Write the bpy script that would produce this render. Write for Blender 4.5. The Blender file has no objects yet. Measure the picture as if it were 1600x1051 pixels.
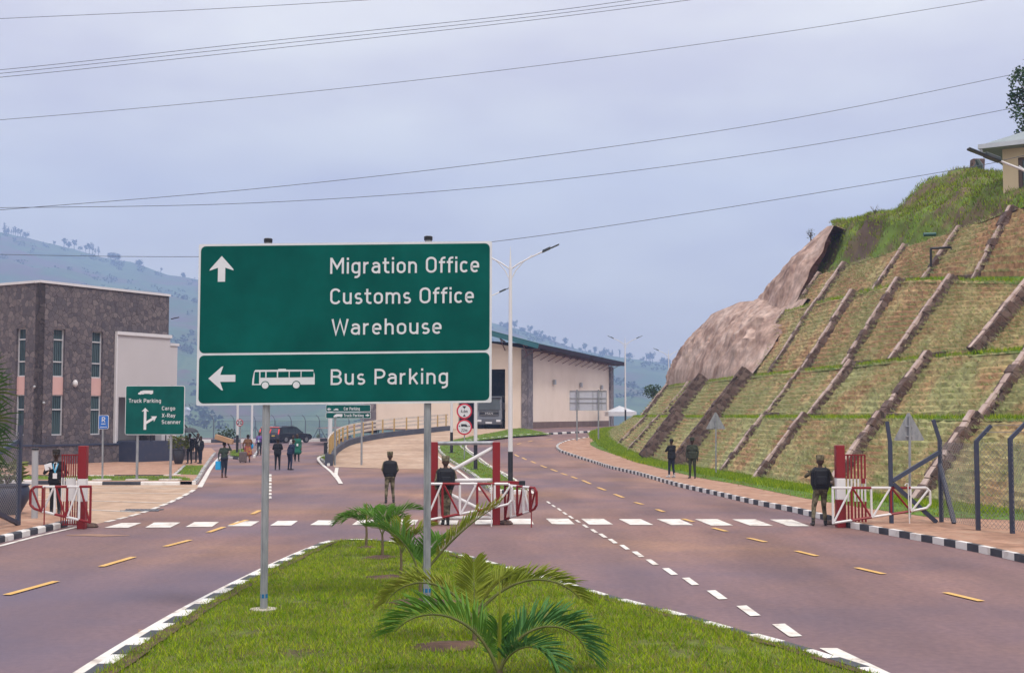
import bpy, bmesh, math, random
import numpy as np
from mathutils import Vector, Matrix
R = random.Random(7)
C = bpy.context.scene.collection
SC = bpy.context.scene
rad = math.radians
# ---------------------------------------------------------------- camera, sky, sun, exposure
CAMH = 2.85
PITCH = math.atan(124.5 / 2000.0)
cd = bpy.data.cameras.new('camera'); cam = bpy.data.objects.new('camera', cd); C.objects.link(cam)
cam.location = (0, 0, CAMH); cam.rotation_euler = (math.pi/2 + PITCH, 0, 0)
cd.sensor_width = 36; cd.lens = 45.0; cd.clip_start = 0.1; cd.clip_end = 9000
SC.camera = cam
SC.view_settings.view_transform = 'Standard'; SC.view_settings.look = 'None'
SC.view_settings.exposure = 0.47; SC.view_settings.gamma = 1.0
SC.cycles.use_denoising = True
SC.cycles.max_bounces = 6; SC.cycles.diffuse_bounces = 3; SC.cycles.volume_bounces = 1
SC.cycles.transparent_max_bounces = 12
SUN_EL, SUN_AZ = rad(58), rad(150)
W = bpy.data.worlds.new("World"); SC.world = W; W.use_nodes = True
nt = W.node_tree; nt.nodes.clear()
def wn(t, **k):
    n = nt.nodes.new(t)
    for a, b in k.items(): setattr(n, a, b)
    return n
out = wn('ShaderNodeOutputWorld')
sky = wn('ShaderNodeTexSky', sky_type='NISHITA', sun_disc=False, sun_elevation=SUN_EL, sun_rotation=SUN_AZ)
bg1 = wn('ShaderNodeBackground'); bg1.inputs[1].default_value = 0.08
nt.links.new(sky.outputs[0], bg1.inputs[0])
tc = wn('ShaderNodeTexCoord'); sep = wn('ShaderNodeSeparateXYZ'); nt.links.new(tc.outputs['Generated'], sep.inputs[0])
mp = wn('ShaderNodeMapping'); mp.inputs['Scale'].default_value = (1.6, 1.6, 5.0); nt.links.new(tc.outputs['Generated'], mp.inputs[0])
nz = wn('ShaderNodeTexNoise'); nz.inputs['Scale'].default_value = 2.6; nz.inputs['Detail'].default_value = 4; nz.inputs['Roughness'].default_value = .5
nt.links.new(mp.outputs[0], nz.inputs[0])
cr = wn('ShaderNodeValToRGB'); cr.color_ramp.elements[0].position = .36; cr.color_ramp.elements[1].position = .64
cr.color_ramp.elements[0].color = (.59, .545, .535, 1); cr.color_ramp.elements[1].color = (.76, .73, .65, 1)
nt.links.new(nz.outputs[0], cr.inputs[0])
bg2 = wn('ShaderNodeBackground'); nt.links.new(cr.outputs[0], bg2.inputs[0])
mr = wn('ShaderNodeMapRange'); mr.interpolation_type = 'SMOOTHSTEP'   # an overcast sky is brightest overhead
mr.inputs[1].default_value = 0; mr.inputs[2].default_value = .9; mr.inputs[3].default_value = .93; mr.inputs[4].default_value = 1.95
nt.links.new(sep.outputs[2], mr.inputs[0]); nt.links.new(mr.outputs[0], bg2.inputs[1])
mx = wn('ShaderNodeMixShader'); mx.inputs[0].default_value = .93
nt.links.new(bg1.outputs[0], mx.inputs[1]); nt.links.new(bg2.outputs[0], mx.inputs[2]); nt.links.new(mx.outputs[0], out.inputs[0])
sd = bpy.data.lights.new('sun', 'SUN'); sd.energy = 1.5; sd.angle = rad(11); sd.color = (1, .95, .88)
sun = bpy.data.objects.new('sun', sd); C.objects.link(sun)
sun.rotation_euler = (math.pi/2 - SUN_EL, 0, math.pi - SUN_AZ)
# ---------------------------------------------------------------- helpers
WL = {}
def V(*a): return Vector(a)
CP, SP = math.cos(PITCH), math.sin(PITCH)
def ray(px, py):
    u, v = (px-800)/2000.0, (525.5-py)/2000.0
    return Vector((u, CP - v*SP, SP + v*CP))
def P(px, py, Y):
    """point of the photograph's pixel at a known distance Y"""
    d = ray(px, py); t = Y/d.y
    return Vector((d.x*t, Y, CAMH + d.z*t))
def sstep(t): t = max(0., min(1., t)); return t*t*(3-2*t)
def Hr(y):
    a = math.floor(y); f = y-a
    h0 = 1.65*sstep((a-72)/46.); h1 = 1.65*sstep((a+1-72)/46.)
    return h0+(h1-h0)*f
def H0(y): return 0.0
def G(px, py, H=H0, z=0.0):
    d = ray(px, py)
    if H is H0:
        t = (z-CAMH)/d.z; return Vector((d.x*t, d.y*t, z))
    y = 8.0
    while y < 400:
        t = y/d.y
        if CAMH + d.z*t <= H(y)+z: break
        y += .1
    t = y/d.y
    return Vector((d.x*t, y, H(y)+z))
def new_obj(name, me, parent=None, org=None):
    o = bpy.data.objects.new(name, me); C.objects.link(o)
    if parent is not None:
        o.parent = parent; WL[o] = WL[parent]
    else:
        o.location = org; WL[o] = Vector(org)
    return o
def tag(o, label=None, cat=None, group=None, kind=None):
    if label: o['label'] = label
    if cat: o['category'] = cat
    if group: o['group'] = group
    if kind: o['kind'] = kind
    return o
def thing(name, loc, label, cat, group=None, rz=0):
    o = bpy.data.objects.new(name, None); C.objects.link(o); o.location = loc; o.rotation_euler = (0, 0, rz)
    o.empty_display_size = .2; WL[o] = Vector(loc)
    return tag(o, label, cat, group)
def local_thing(name, label, cat, group=None): return thing(name, (0, 0, 0), label, cat, group)
def put(o, loc, rz=0): o.location = loc; o.rotation_euler = (0, 0, rz); return o
def copy_tree(o, parent=None):
    c = o.copy(); C.objects.link(c)
    if parent is not None: c.parent = parent
    for ch in list(o.children): copy_tree(ch, c)
    return c
class MB:
    def __init__(s): s.v = []; s.f = []; s.m = []; s.mi = 0
    def add(s, vs, fs, mi=None):
        n = len(s.v); s.v += [tuple(v) for v in vs]
        mi = s.mi if mi is None else mi
        for f in fs: s.f.append(tuple(i+n for i in f)); s.m.append(mi)
        return s
    def ob(s, o, ax, ay, az, mi=None):
        o, ax, ay, az = map(Vector, (o, ax, ay, az))
        vs = [o, o+ax, o+ax+ay, o+ay, o+az, o+ax+az, o+ax+ay+az, o+ay+az]
        fs = [(0,3,2,1),(4,5,6,7),(0,1,5,4),(1,2,6,5),(2,3,7,6),(3,0,4,7)]
        if ax.cross(ay).dot(az) < 0: fs = [f[::-1] for f in fs]
        return s.add(vs, fs, mi)
    def box(s, c, sz, mi=None):
        c = Vector(c); a = Vector(sz)
        return s.ob(c-a/2, (a.x,0,0), (0,a.y,0), (0,0,a.z), mi)
    def beam(s, p0, p1, w, h=None, up=(0,0,1), mi=None):
        p0, p1 = Vector(p0), Vector(p1); h = h or w
        d = p1-p0; x = d.cross(Vector(up))
        if x.length < 1e-6: x = d.cross(Vector((1,0,0)))
        x.normalize(); y = x.cross(d).normalized()
        return s.ob(p0-x*w/2-y*h/2, x*w, y*h, d, mi)
    def tube(s, pts, r, n=8, mi=None, cap=True):
        pts = [Vector(p) for p in pts]; rs = r if isinstance(r, (list, tuple)) else [r]*len(pts)
        vs = []; fs = []; x = None
        for i, p in enumerate(pts):
            d = (pts[min(i+1, len(pts)-1)]-pts[max(i-1, 0)]).normalized()
            if x is None:
                x = d.cross(Vector((0,0,1)))
                if x.length < .05: x = d.cross(Vector((1,0,0)))
            else: x = x - d*x.dot(d)
            x.normalize(); y = d.cross(x)
            for k in range(n):
                a = 2*math.pi*k/n; vs.append(p+(x*math.cos(a)+y*math.sin(a))*rs[i])
        for i in range(len(pts)-1):
            for k in range(n):
                a, b = i*n+k, i*n+(k+1) % n; fs.append((a, b, b+n, a+n))
        if cap: fs.append(tuple(range(n))[::-1]); fs.append(tuple(range((len(pts)-1)*n, len(pts)*n)))
        return s.add(vs, fs, mi)
    def prism(s, poly, o, ax, ay, az, mi=None):
        """2-D outline poly in the frame (o, ax, ay), extruded along az"""
        o, ax, ay, az = map(Vector, (o, ax, ay, az)); n = len(poly)
        a = [o+ax*p[0]+ay*p[1] for p in poly]; vs = a+[p+az for p in a]
        fs = [tuple(range(n))[::-1], tuple(range(n, 2*n))]+[(i, (i+1) % n, (i+1) % n+n, i+n) for i in range(n)]
        return s.add(vs, fs, mi)
    def lathe(s, prof, c, n=20, mi=None):
        c = Vector(c); vs = []; fs = []
        for (r, z) in prof:
            for k in range(n):
                a = 2*math.pi*k/n; vs.append(c+Vector((r*math.cos(a), r*math.sin(a), z)))
        for i in range(len(prof)-1):
            for k in range(n):
                a, b = i*n+k, i*n+(k+1) % n; fs.append((a, b, b+n, a+n))
        fs.append(tuple(range(n))[::-1]); fs.append(tuple(range((len(prof)-1)*n, len(prof)*n)))
        return s.add(vs, fs, mi)
    def ball(s, c, r, n=12, mi=None):
        rx, ry, rz = r if isinstance(r, (tuple, list)) else (r, r, r)
        c = Vector(c); vs = []; fs = []; h = n//2
        for i in range(h+1):
            t = math.pi*i/h
            for k in range(n):
                a = 2*math.pi*k/n; vs.append(c+Vector((rx*math.sin(t)*math.cos(a), ry*math.sin(t)*math.sin(a), -rz*math.cos(t))))
        for i in range(h):
            for k in range(n):
                a, b = i*n+k, i*n+(k+1) % n; fs.append((a, b, b+n, a+n))
        return s.add(vs, fs, mi)
    def build(s, name, mats, parent=None, smooth=False, org=None, bevel=0):
        if not isinstance(mats, (list, tuple)): mats = [mats]
        va = np.array(s.v, dtype=np.float64).reshape(-1, 3)
        if parent is not None: o0 = WL[parent]
        elif org is not None: o0 = Vector(org)
        else:
            lo, hi = va.min(0), va.max(0); o0 = Vector(((lo[0]+hi[0])/2, (lo[1]+hi[1])/2, lo[2]))
        va = va - np.array(o0)
        me = bpy.data.meshes.new(name); me.from_pydata(va.tolist(), [], s.f)
        for m in mats: me.materials.append(m)
        if len(mats) > 1: me.polygons.foreach_set('material_index', s.m)
        bm = bmesh.new(); bm.from_mesh(me); bmesh.ops.recalc_face_normals(bm, faces=bm.faces); bm.to_mesh(me); bm.free()
        if smooth:
            me.polygons.foreach_set('use_smooth', [True]*len(me.polygons))
            try: me.set_sharp_from_angle(angle=rad(45))
            except Exception: pass
        o = new_obj(name, me, parent, o0)
        if bevel:
            b = o.modifiers.new('bevel', 'BEVEL'); b.width = bevel; b.segments = 2; b.limit_method = 'ANGLE'; b.angle_limit = rad(35)
        return o
def tri_mesh(name, verts, faces_n, k, mats, midx=None, parent=None, org=(0,0,0), smooth=False):
    """fast mesh of faces_n k-gons over consecutive vertices"""
    me = bpy.data.meshes.new(name); nv = len(verts)
    me.vertices.add(nv); me.vertices.foreach_set('co', (np.asarray(verts)-np.array(org)).astype(np.float32).ravel())
    me.loops.add(nv); me.loops.foreach_set('vertex_index', np.arange(nv, dtype=np.int32))
    me.polygons.add(faces_n); me.polygons.foreach_set('loop_start', np.arange(0, nv, k, dtype=np.int32))
    try: me.polygons.foreach_set('loop_total', np.full(faces_n, k, dtype=np.int32))
    except Exception: pass
    for m in mats: me.materials.append(m)
    if midx is not None: me.polygons.foreach_set('material_index', np.asarray(midx, dtype=np.int32))
    me.update(calc_edges=True); me.validate()
    return new_obj(name, me, parent, Vector(org))
# ---------------------------------------------------------------- materials
MT = {}
def mat(name, cols, rough=.8, scale=4.0, detail=5, bump=0, metal=0, pos=None, kind='noise', stretch=None, bscale=None, spec=.3, coord='Object', distort=0):
    """procedural material: cols = one colour or a list ramped over noise / voronoi"""
    m = bpy.data.materials.new(name); m.use_nodes = True; t = m.node_tree; b = t.nodes['Principled BSDF']
    b.inputs['Roughness'].default_value = rough; b.inputs['Metallic'].default_value = metal
    b.inputs['Specular IOR Level'].default_value = spec
    if not isinstance(cols[0], (tuple, list)): cols = [tuple(c*.9 for c in cols), tuple(min(1, c*1.08) for c in cols)]
    tcn = t.nodes.new('ShaderNodeTexCoord'); vec = tcn.outputs[coord]
    if coord == 'Position':
        g = t.nodes.new('ShaderNodeNewGeometry'); vec = g.outputs['Position']
    if stretch:
        mpn = t.nodes.new('ShaderNodeMapping'); mpn.inputs['Scale'].default_value = stretch; t.links.new(vec, mpn.inputs[0]); vec = mpn.outputs[0]
    n = t.nodes.new('ShaderNodeTexNoise'); n.inputs['Scale'].default_value = scale; n.inputs['Detail'].default_value = detail; n.inputs['Roughness'].default_value = .6
    n.inputs['Distortion'].default_value = distort
    t.links.new(vec, n.inputs[0])
    r = t.nodes.new('ShaderNodeValToRGB'); e = r.color_ramp.elements
    pos = pos or [.3+.4*i/(len(cols)-1) for i in range(len(cols))]
    while len(e) < len(cols): e.new(.5)
    for i, c in enumerate(cols): e[i].position = pos[i]; e[i].color = (*c, 1)
    t.links.new(n.outputs[0], r.inputs[0]); t.links.new(r.outputs[0], b.inputs['Base Color'])
    if bump:
        n2 = t.nodes.new('ShaderNodeTexNoise'); n2.inputs['Scale'].default_value = bscale or scale*6; n2.inputs['Detail'].default_value = 6
        t.links.new(vec, n2.inputs[0])
        bp = t.nodes.new('ShaderNodeBump'); bp.inputs['Strength'].default_value = bump; bp.inputs['Distance'].default_value = .02
        t.links.new(n2.outputs[0], bp.inputs['Height']); t.links.new(bp.outputs[0], b.inputs['Normal'])
    MT[name] = m; return m
def stone_mat(name, cols, scale, mortar, mw=.05, bump=.6, rough=.85):
    m = mat(name, cols, rough); t = m.node_tree; b = t.nodes['Principled BSDF']
    tcn = t.nodes.new('ShaderNodeTexCoord')
    nn = t.nodes.new('ShaderNodeTexNoise'); nn.inputs['Scale'].default_value = scale*1.3; nn.inputs['Detail'].default_value = 2
    t.links.new(tcn.outputs['Object'], nn.inputs[0])
    ad = t.nodes.new('ShaderNodeVectorMath'); ad.operation = 'MULTIPLY_ADD'; ad.inputs[1].default_value = (.18/scale*2,)*3
    t.links.new(nn.outputs['Color'], ad.inputs[0]); t.links.new(tcn.outputs['Object'], ad.inputs[2])
    v1 = t.nodes.new('ShaderNodeTexVoronoi'); v1.inputs['Scale'].default_value = scale; t.links.new(ad.outputs[0], v1.inputs[0])
    v2 = t.nodes.new('ShaderNodeTexVoronoi'); v2.feature = 'DISTANCE_TO_EDGE'; v2.inputs['Scale'].default_value = scale; t.links.new(ad.outputs[0], v2.inputs[0])
    sp = t.nodes.new('ShaderNodeSeparateColor'); t.links.new(v1.outputs['Color'], sp.inputs[0])
    r = [n for n in t.nodes if n.bl_idname == 'ShaderNodeValToRGB'][0]
    nb = [n for n in t.nodes if n.bl_idname == 'ShaderNodeTexNoise'][0]; nb.inputs['Scale'].default_value = scale*3
    mxx = t.nodes.new('ShaderNodeMix'); mxx.inputs[0].default_value = .22
    t.links.new(sp.outputs[0], mxx.inputs[2]); t.links.new(nb.outputs[0], mxx.inputs[3])
    for i, e in enumerate(r.color_ramp.elements): e.position = .1+.8*i/max(1, len(r.color_ramp.elements)-1)
    t.links.new(mxx.outputs[0], r.inputs[0])
    st = t.nodes.new('ShaderNodeMapRange'); st.inputs[1].default_value = mw*.4; st.inputs[2].default_value = mw
    t.links.new(v2.outputs['Distance'], st.inputs[0])
    mc = t.nodes.new('ShaderNodeMix'); mc.data_type = 'RGBA'; mc.inputs[6].default_value = (*mortar, 1)
    t.links.new(st.outputs[0], mc.inputs[0]); t.links.new(r.outputs[0], mc.inputs[7]); t.links.new(mc.outputs[2], b.inputs['Base Color'])
    bp = t.nodes.new('ShaderNodeBump'); bp.inputs['Strength'].default_value = bump; bp.inputs['Distance'].default_value = .04
    t.links.new(st.outputs[0], bp.inputs['Height']); t.links.new(bp.outputs[0], b.inputs['Normal'])
    return m
def leaf_mat(name, cols, scale=3., trans=.25, rough=.5):
    m = mat(name, cols, rough, scale, 3, spec=.12); t = m.node_tree; b = t.nodes['Principled BSDF']
    r = [n for n in t.nodes if n.bl_idname == 'ShaderNodeValToRGB'][0]
    tr = t.nodes.new('ShaderNodeBsdfTranslucent'); t.links.new(r.outputs[0], tr.inputs[0])
    mxs = t.nodes.new('ShaderNodeMixShader'); mxs.inputs[0].default_value = trans
    t.links.new(b.outputs[0], mxs.inputs[1]); t.links.new(tr.outputs[0], mxs.inputs[2])
    t.links.new(mxs.outputs[0], t.nodes['Material Output'].inputs[0]); return m
def paint(name, c, rough=.45, dirt=.12, scale=3., metal=0, spec=.4):
    d = tuple(x*(1-dirt)+.25*dirt*k for x, k in zip(c, (1, .7, .5)))
    return mat(name, [d, c, c], rough, scale, 6, metal=metal, pos=[.25, .5, .8], spec=spec)
M_asph = mat('asphalt', [(.152,.096,.103),(.196,.113,.106),(.23,.131,.108),(.295,.165,.115)], .72, .10, 12, .3, pos=[.38,.46,.54,.63], bscale=34, spec=.2)
def asphalt_wear():
    t = M_asph.node_tree; b = t.nodes['Principled BSDF']; base = b.inputs['Base Color'].links[0].from_socket
    tc_ = t.nodes.new('ShaderNodeTexCoord')
    def noise(sc, det, st=None):
        v = tc_.outputs['Object']
        if st: m_ = t.nodes.new('ShaderNodeMapping'); m_.inputs['Scale'].default_value = st; m_.inputs['Rotation'].default_value = (0, 0, .15); t.links.new(v, m_.inputs[0]); v = m_.outputs[0]
        n = t.nodes.new('ShaderNodeTexNoise'); n.inputs['Scale'].default_value = sc; n.inputs['Detail'].default_value = det; t.links.new(v, n.inputs[0]); return n.outputs[0]
    def rng_(s, a, b_, c, d): r = t.nodes.new('ShaderNodeMapRange'); r.inputs[1].default_value = a; r.inputs[2].default_value = b_; r.inputs[3].default_value = c; r.inputs[4].default_value = d; t.links.new(s, r.inputs[0]); return r.outputs[0]
    def mul(col, fac):
        m_ = t.nodes.new('ShaderNodeVectorMath'); m_.operation = 'SCALE'; t.links.new(col, m_.inputs[0]); t.links.new(fac, m_.inputs['Scale']); return m_.outputs[0]
    c = mul(base, rng_(noise(9, 8), .3, .7, .80, 1.18))           # aggregate and grime
    c = mul(c, rng_(noise(.55, 6, (1.0, .22, 1)), .35, .66, .78, 1.2))   # faint wheel tracks along the traffic
    gm_ = t.nodes.new('ShaderNodeMix'); gm_.data_type = 'RGBA'; gm_.inputs[7].default_value = (.115, .098, .150, 1)
    sx_ = t.nodes.new('ShaderNodeSeparateXYZ'); t.links.new(tc_.outputs['Object'], sx_.inputs[0])   # less red dust away from the junction
    ad_ = t.nodes.new('ShaderNodeMath'); ad_.operation = 'ADD'; t.links.new(rng_(noise(.12, 6), .40, .64, 0, .55), ad_.inputs[0]); t.links.new(rng_(sx_.outputs[1], 28, 15, 0, .55), ad_.inputs[1])
    mu_ = t.nodes.new('ShaderNodeMath'); mu_.operation = 'MULTIPLY'; mu_.use_clamp = True; t.links.new(ad_.outputs[0], mu_.inputs[0]); t.links.new(rng_(sx_.outputs[0], 6, -3, .55, 1.0), mu_.inputs[1])
    t.links.new(mu_.outputs[0], gm_.inputs[0]); t.links.new(c, gm_.inputs[6])  # cleaner, bluer patches
    t.links.new(gm_.outputs[2], b.inputs['Base Color'])
asphalt_wear()
M_conc = mat('concrete_apron', [(.32,.215,.155),(.40,.275,.20),(.45,.335,.26)], .85, .5, 8, .15, bscale=12)
M_pave = mat('brick_paving', [(.28,.155,.105),(.36,.205,.145),(.40,.26,.19)], .85, 1.2, 8, .3, bscale=20)
M_lane = mat('white_road_paint', [(.30,.24,.22),(.60,.55,.51),(.70,.68,.66)], .6, 2.6, 10, pos=[.33,.43,.6])
M_yell = mat('yellow_road_paint', [(.42,.26,.12),(.62,.36,.10),(.66,.42,.16)], .6, 1.5, 8, pos=[.28,.45,.7])
M_kw = mat('kerb_white', [(.38,.33,.30),(.66,.64,.64),(.72,.71,.72)], .7, 2.5, 7, pos=[.22,.42,.7])
M_kb = mat('kerb_black', [(.035,.037,.05),(.055,.058,.075),(.13,.11,.11)], .6, 2.5, 6, pos=[.3,.6,.8])
M_dirt = mat('red_soil', [(.045,.026,.02),(.085,.048,.036),(.14,.08,.058)], .95, 3, 8, .6)
M_lawn = mat('lawn_soil', [(.085,.062,.035),(.10,.105,.028),(.12,.165,.022)], .95, 1.6, 9, .6, pos=[.3,.42,.65])
# ---------------------------------------------------------------- ground, roads, kerbs, markings
def drape(name, poly, mats, H=H0, off=0.0, step=1.0, kind='structure', fx=None):
    """flat outline laid on the ground; cut along whole metres of Y so that stacked sheets stay parallel"""
    bm = bmesh.new()
    vs = [bm.verts.new((p[0], p[1], 0)) for p in poly]; bm.faces.new(vs)
    if H is not H0 or fx:
        y0, y1 = min(p[1] for p in poly), max(p[1] for p in poly)
        y = math.ceil(y0/step)*step
        while y < y1:
            if (72 <= y <= 118.1) or fx:
                g = bm.verts[:]+bm.edges[:]+bm.faces[:]
                bmesh.ops.bisect_plane(bm, geom=g, plane_co=(0, y, 0), plane_no=(0, 1, 0), dist=1e-5)
            y += step
        if fx:
            x0, x1 = min(p[0] for p in poly), max(p[0] for p in poly); x = math.ceil(x0/step)*step
            while x < x1:
                g = bm.verts[:]+bm.edges[:]+bm.faces[:]
                bmesh.ops.bisect_plane(bm, geom=g, plane_co=(x, 0, 0), plane_no=(1, 0, 0), dist=1e-5); x += step
    for v in bm.verts: v.co.z = H(v.co.y)+off+(fx(v.co.x, v.co.y) if fx else 0)
    bmesh.ops.recalc_face_normals(bm, faces=bm.faces)
    bmesh.ops.triangulate(bm, faces=[f for f in bm.faces if len(f.verts) > 4])
    for f in bm.faces:
        if f.normal.z < 0: f.normal_flip()
    me = bpy.data.meshes.new(name); bm.to_mesh(me); bm.free(); me.materials.append(mats)
    o = new_obj(name, me, None, (0, 0, 0)); o['kind'] = kind; return o
def px_poly(pts, H=H0, z=0): return [G(x, y, H, z) for x, y in pts]
def resample(pts, d):
    pts = [Vector((p[0], p[1])) for p in pts]; out = [pts[0]]; acc = 0.
    for a, b in zip(pts, pts[1:]):
        L = (b-a).length
        if L < 1e-9: continue
        t = d-acc
        while t <= L: out.append(a+(b-a)*(t/L)); t += d
        acc = (acc+L) % d
    return out
def smooth_line(pts, n=6):
    """Catmull-Rom through 2-D points"""
    pts = [Vector((p[0], p[1])) for p in pts]; o = []
    for i in range(len(pts)-1):
        p0, p1, p2, p3 = pts[max(i-1, 0)], pts[i], pts[i+1], pts[min(i+2, len(pts)-1)]
        for k in range(n):
            t = k/n
            o.append(.5*((2*p1)+(p2-p0)*t+(2*p0-5*p1+4*p2-p3)*t*t+(3*p1-p0-3*p2+p3)*t**3))
    o.append(pts[-1]); return o
def offs(pts, d):
    o = []
    for i, p in enumerate(pts):
        t = (pts[min(i+1, len(pts)-1)]-pts[max(i-1, 0)]).normalized(); o.append(p+Vector((-t.y, t.x))*d)
    return o
KB = MB(); MW = MB(); MY = MB()
def kerb(pts, side=1, H=H0, blk=.5, w=.16, h=.15, start=0):
    """black and white kerb stones; side +1 = stones to the left of the line"""
    ps = resample(pts, blk); q = offs(ps, w*side)
    for i in range(len(ps)-1):
        a, b, c, d = ps[i], ps[i+1], q[i+1], q[i]
        z = [H(p.y) for p in (a, b, c, d)]; hh = h+R.uniform(-.006, .006)
        sh = [(0, 0), (.012, 0)]
        vs = [(p.x, p.y, zz-.05) for p, zz in zip((a, b, c, d), z)]
        bev = .03
        ai, bi = a+(d-a)*(bev/w), b+(c-b)*(bev/w)
        vs += [(a.x, a.y, z[0]+hh-bev), (b.x, b.y, z[1]+hh-bev), (c.x, c.y, z[2]+hh), (d.x, d.y, z[3]+hh), (ai.x, ai.y, z[0]+hh), (bi.x, bi.y, z[1]+hh)]
        KB.add(vs, [(0,1,5,4),(4,5,9,8),(8,9,6,7),(2,3,7,6),(1,2,6,9,5),(3,0,4,8,7)], (i+start) % 2)
def strip(B, pts, w, H=H0, off=.012):
    pts = [Vector((p[0], p[1])) for p in pts]
    if H is not H0: pts = resample(pts, 1.)
    l, r = offs(pts, w/2), offs(pts, -w/2)
    for i in range(len(pts)-1):
        q = [l[i], l[i+1], r[i+1], r[i]]
        B.add([(p.x, p.y, H(p.y)+off) for p in q], [(0, 1, 2, 3)])
def quad(B, pxs, H=H0, off=.012): B.add([G(x, y, H)+Vector((0, 0, off)) for x, y in pxs], [tuple(range(len(pxs)))])
# base sheets
wall_px = [(520,727),(523,716),(532,705),(550,695),(580,688),(610,683),(640,679.5),(672,676),(705,672.5)]
wall_pl = smooth_line([G(x, y, Hr) for x, y in wall_px])
road = drape('road', [(-70,-12),(70,-12),(70,170),(-70,170)], M_asph)
rise_edge = [Vector((p.x, p.y)) for p in wall_pl]
rise = [(rise_edge[0].x, 72.0)] + [(p.x, p.y) for p in rise_edge if p.y > 72.01] + [(-20, 128), (-20, 168), (70, 168), (70, 72)]
drape('road', rise, M_asph, Hr, .004)
# concrete ramp up to the warehouse
ramp = [(522,729),(600,731),(700,733),(740,744),(726,737),(714,729),(700,717),(688,706),(684,699),(690,692),(716,686),(768,679),(800,671)]
rp = [(p.x, p.y) for p in [G(x, y, Hr) for x, y in [(522,729.5),(610,732),(706,734)]]]
rp += [(p.x, p.y) for p in [G(x, y, Hr) for x, y in [(714,729),(700,717),(688,706),(684,700),(690,693),(716,687),(768,679)]]]
rp += [(2.0, 124), (-14, 128)] + [(p.x-.0, p.y) for p in wall_pl[::-1] if p.y > 74]
drape('ramp_pavement', rp, M_conc, Hr, .012)
# parking lot and left pavements
park = [(-60, 32.5)]+[tuple(G(x, y)[:2]) for x, y in [(150,818),(171,814),(211,804),(237,795.5),(260,787),(288,774),(308,763),(313,757)]]+[(-60, 53.5)]
drape('parking_lot', park, M_conc, H0, .004)
lk = [tuple(G(x, y)[:2]) for x, y in [(-400,947),(-120,872),(0,846),(57,832),(120,817.5)]]
lpav = [(-60, 20)]+lk+[tuple(G(x, y)[:2]) for x, y in [(118,812),(60,793),(0,780)]]+[(-60, 40)]
drape('pavement', lpav, M_pave, H0, .13)
pk = smooth_line([G(x, y) for x, y in [(306,757),(312,751),(317,742),(324,730),(332,717),(338,709)]], 4)
pv2 = [(-60, 53.6)]+[tuple(G(x, y)[:2]) for x, y in [(0,753.5),(143,756.5),(300,756.5)]]+[(p.x, p.y) for p in pk]+[tuple(G(x, y)[:2]) for x, y in [(330,702)]]+[(-60, 112)]
drape('pavement', pv2, M_pave, H0, .13)
M_grs = mat('verge_grass', [(.10,.10,.035),(.085,.16,.022),(.12,.21,.03)], .95, 1.2, 9, .8, bscale=14)
LAWNS = []
def lawn(pts, H=H0, z=.135, name='lawn'):
    LAWNS.append(([(p[0], p[1]) for p in pts], H, z)); return drape(name, pts, M_grs, H, z)
lawn([(-60, 54.2)]+[tuple(G(x, y)[:2]) for x, y in [(0,752),(143,755),(298,755),(296,751.5),(275,748)]]+[(-60, 57.5)])
lawn([tuple(G(x, y)[:2]) for x, y in [(274,744.5),(309,746),(313,738),(317,731),(290,730)]])
lawn([tuple(G(x, y)[:2]) for x, y in [(360,714),(378,716),(388,708),(380,703),(362,706)]])
lawn([tuple(G(x, y)[:2]) for x, y in [(498,716),(513,726),(519,723),(517,716),(512,711)]])
# right pavement, lawn of the median, verge at the toe of the slope
rk_px = [(985,676.5),(954,681),(915,686),(887,691),(873,698),(877,705),(887,709),(912,717.5),(937,725),(961,732.5),(1000,741.5),(1063,759.5),(1124,773.5),(1185,787.5),(1239,798.5),(1305,814)]
rkerb = smooth_line([G(x, y, Hr) for x, y in rk_px], 5)
rk2_px = [(1324,822),(1400,836),(1500,854.5),(1600,876),(1750,912),(2000,985)]
rkerb2 = smooth_line([G(x, y) for x, y in rk2_px], 4)
TOE = [(16.9,22),(16.0,28),(14.6,35.5),(13.2,41),(11.9,47),(11.0,53),(10.5,59),(9.85,65),(9.2,71),(8.4,80),(7.8,90),(7.6,100),(8.3,108),(10.6,116),(15,122),(22,126)]
pave_r = [(p.x, p.y) for p in rkerb]+[(p.x, p.y) for p in rkerb2]+[(40, 16), (40, 112)]
drape('pavement', pave_r, M_pave, Hr, .13)
toe_in = smooth_line(TOE, 4)
vin = [G(x, y, Hr) for x, y in [(960,687),(937,689),(922,695),(930,702),(960,713),(990,722),(1030,735),(1090,750),(1150,761),(1210,774),(1262,785),(1350,800),(1450,815)]]
vg = [(p.x, p.y) for p in smooth_line(vin, 4)]+[(p.x+1.5, p.y) for p in toe_in if 30 < p.y < 112]
lawn(vg, Hr, .14, 'grass_verge')
med = [G(x, y, Hr) for x, y in [(684,704),(688,710),(700,720),(714,729),(739,746),(766,769),(823,771),(788,745),(744,717),(724,701),(731,692),(770,688),(805,684),(860,680.5),(812,671),(770,678),(716,688),(690,694)]]
lawn([(p.x, p.y) for p in med], Hr, .13)
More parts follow.
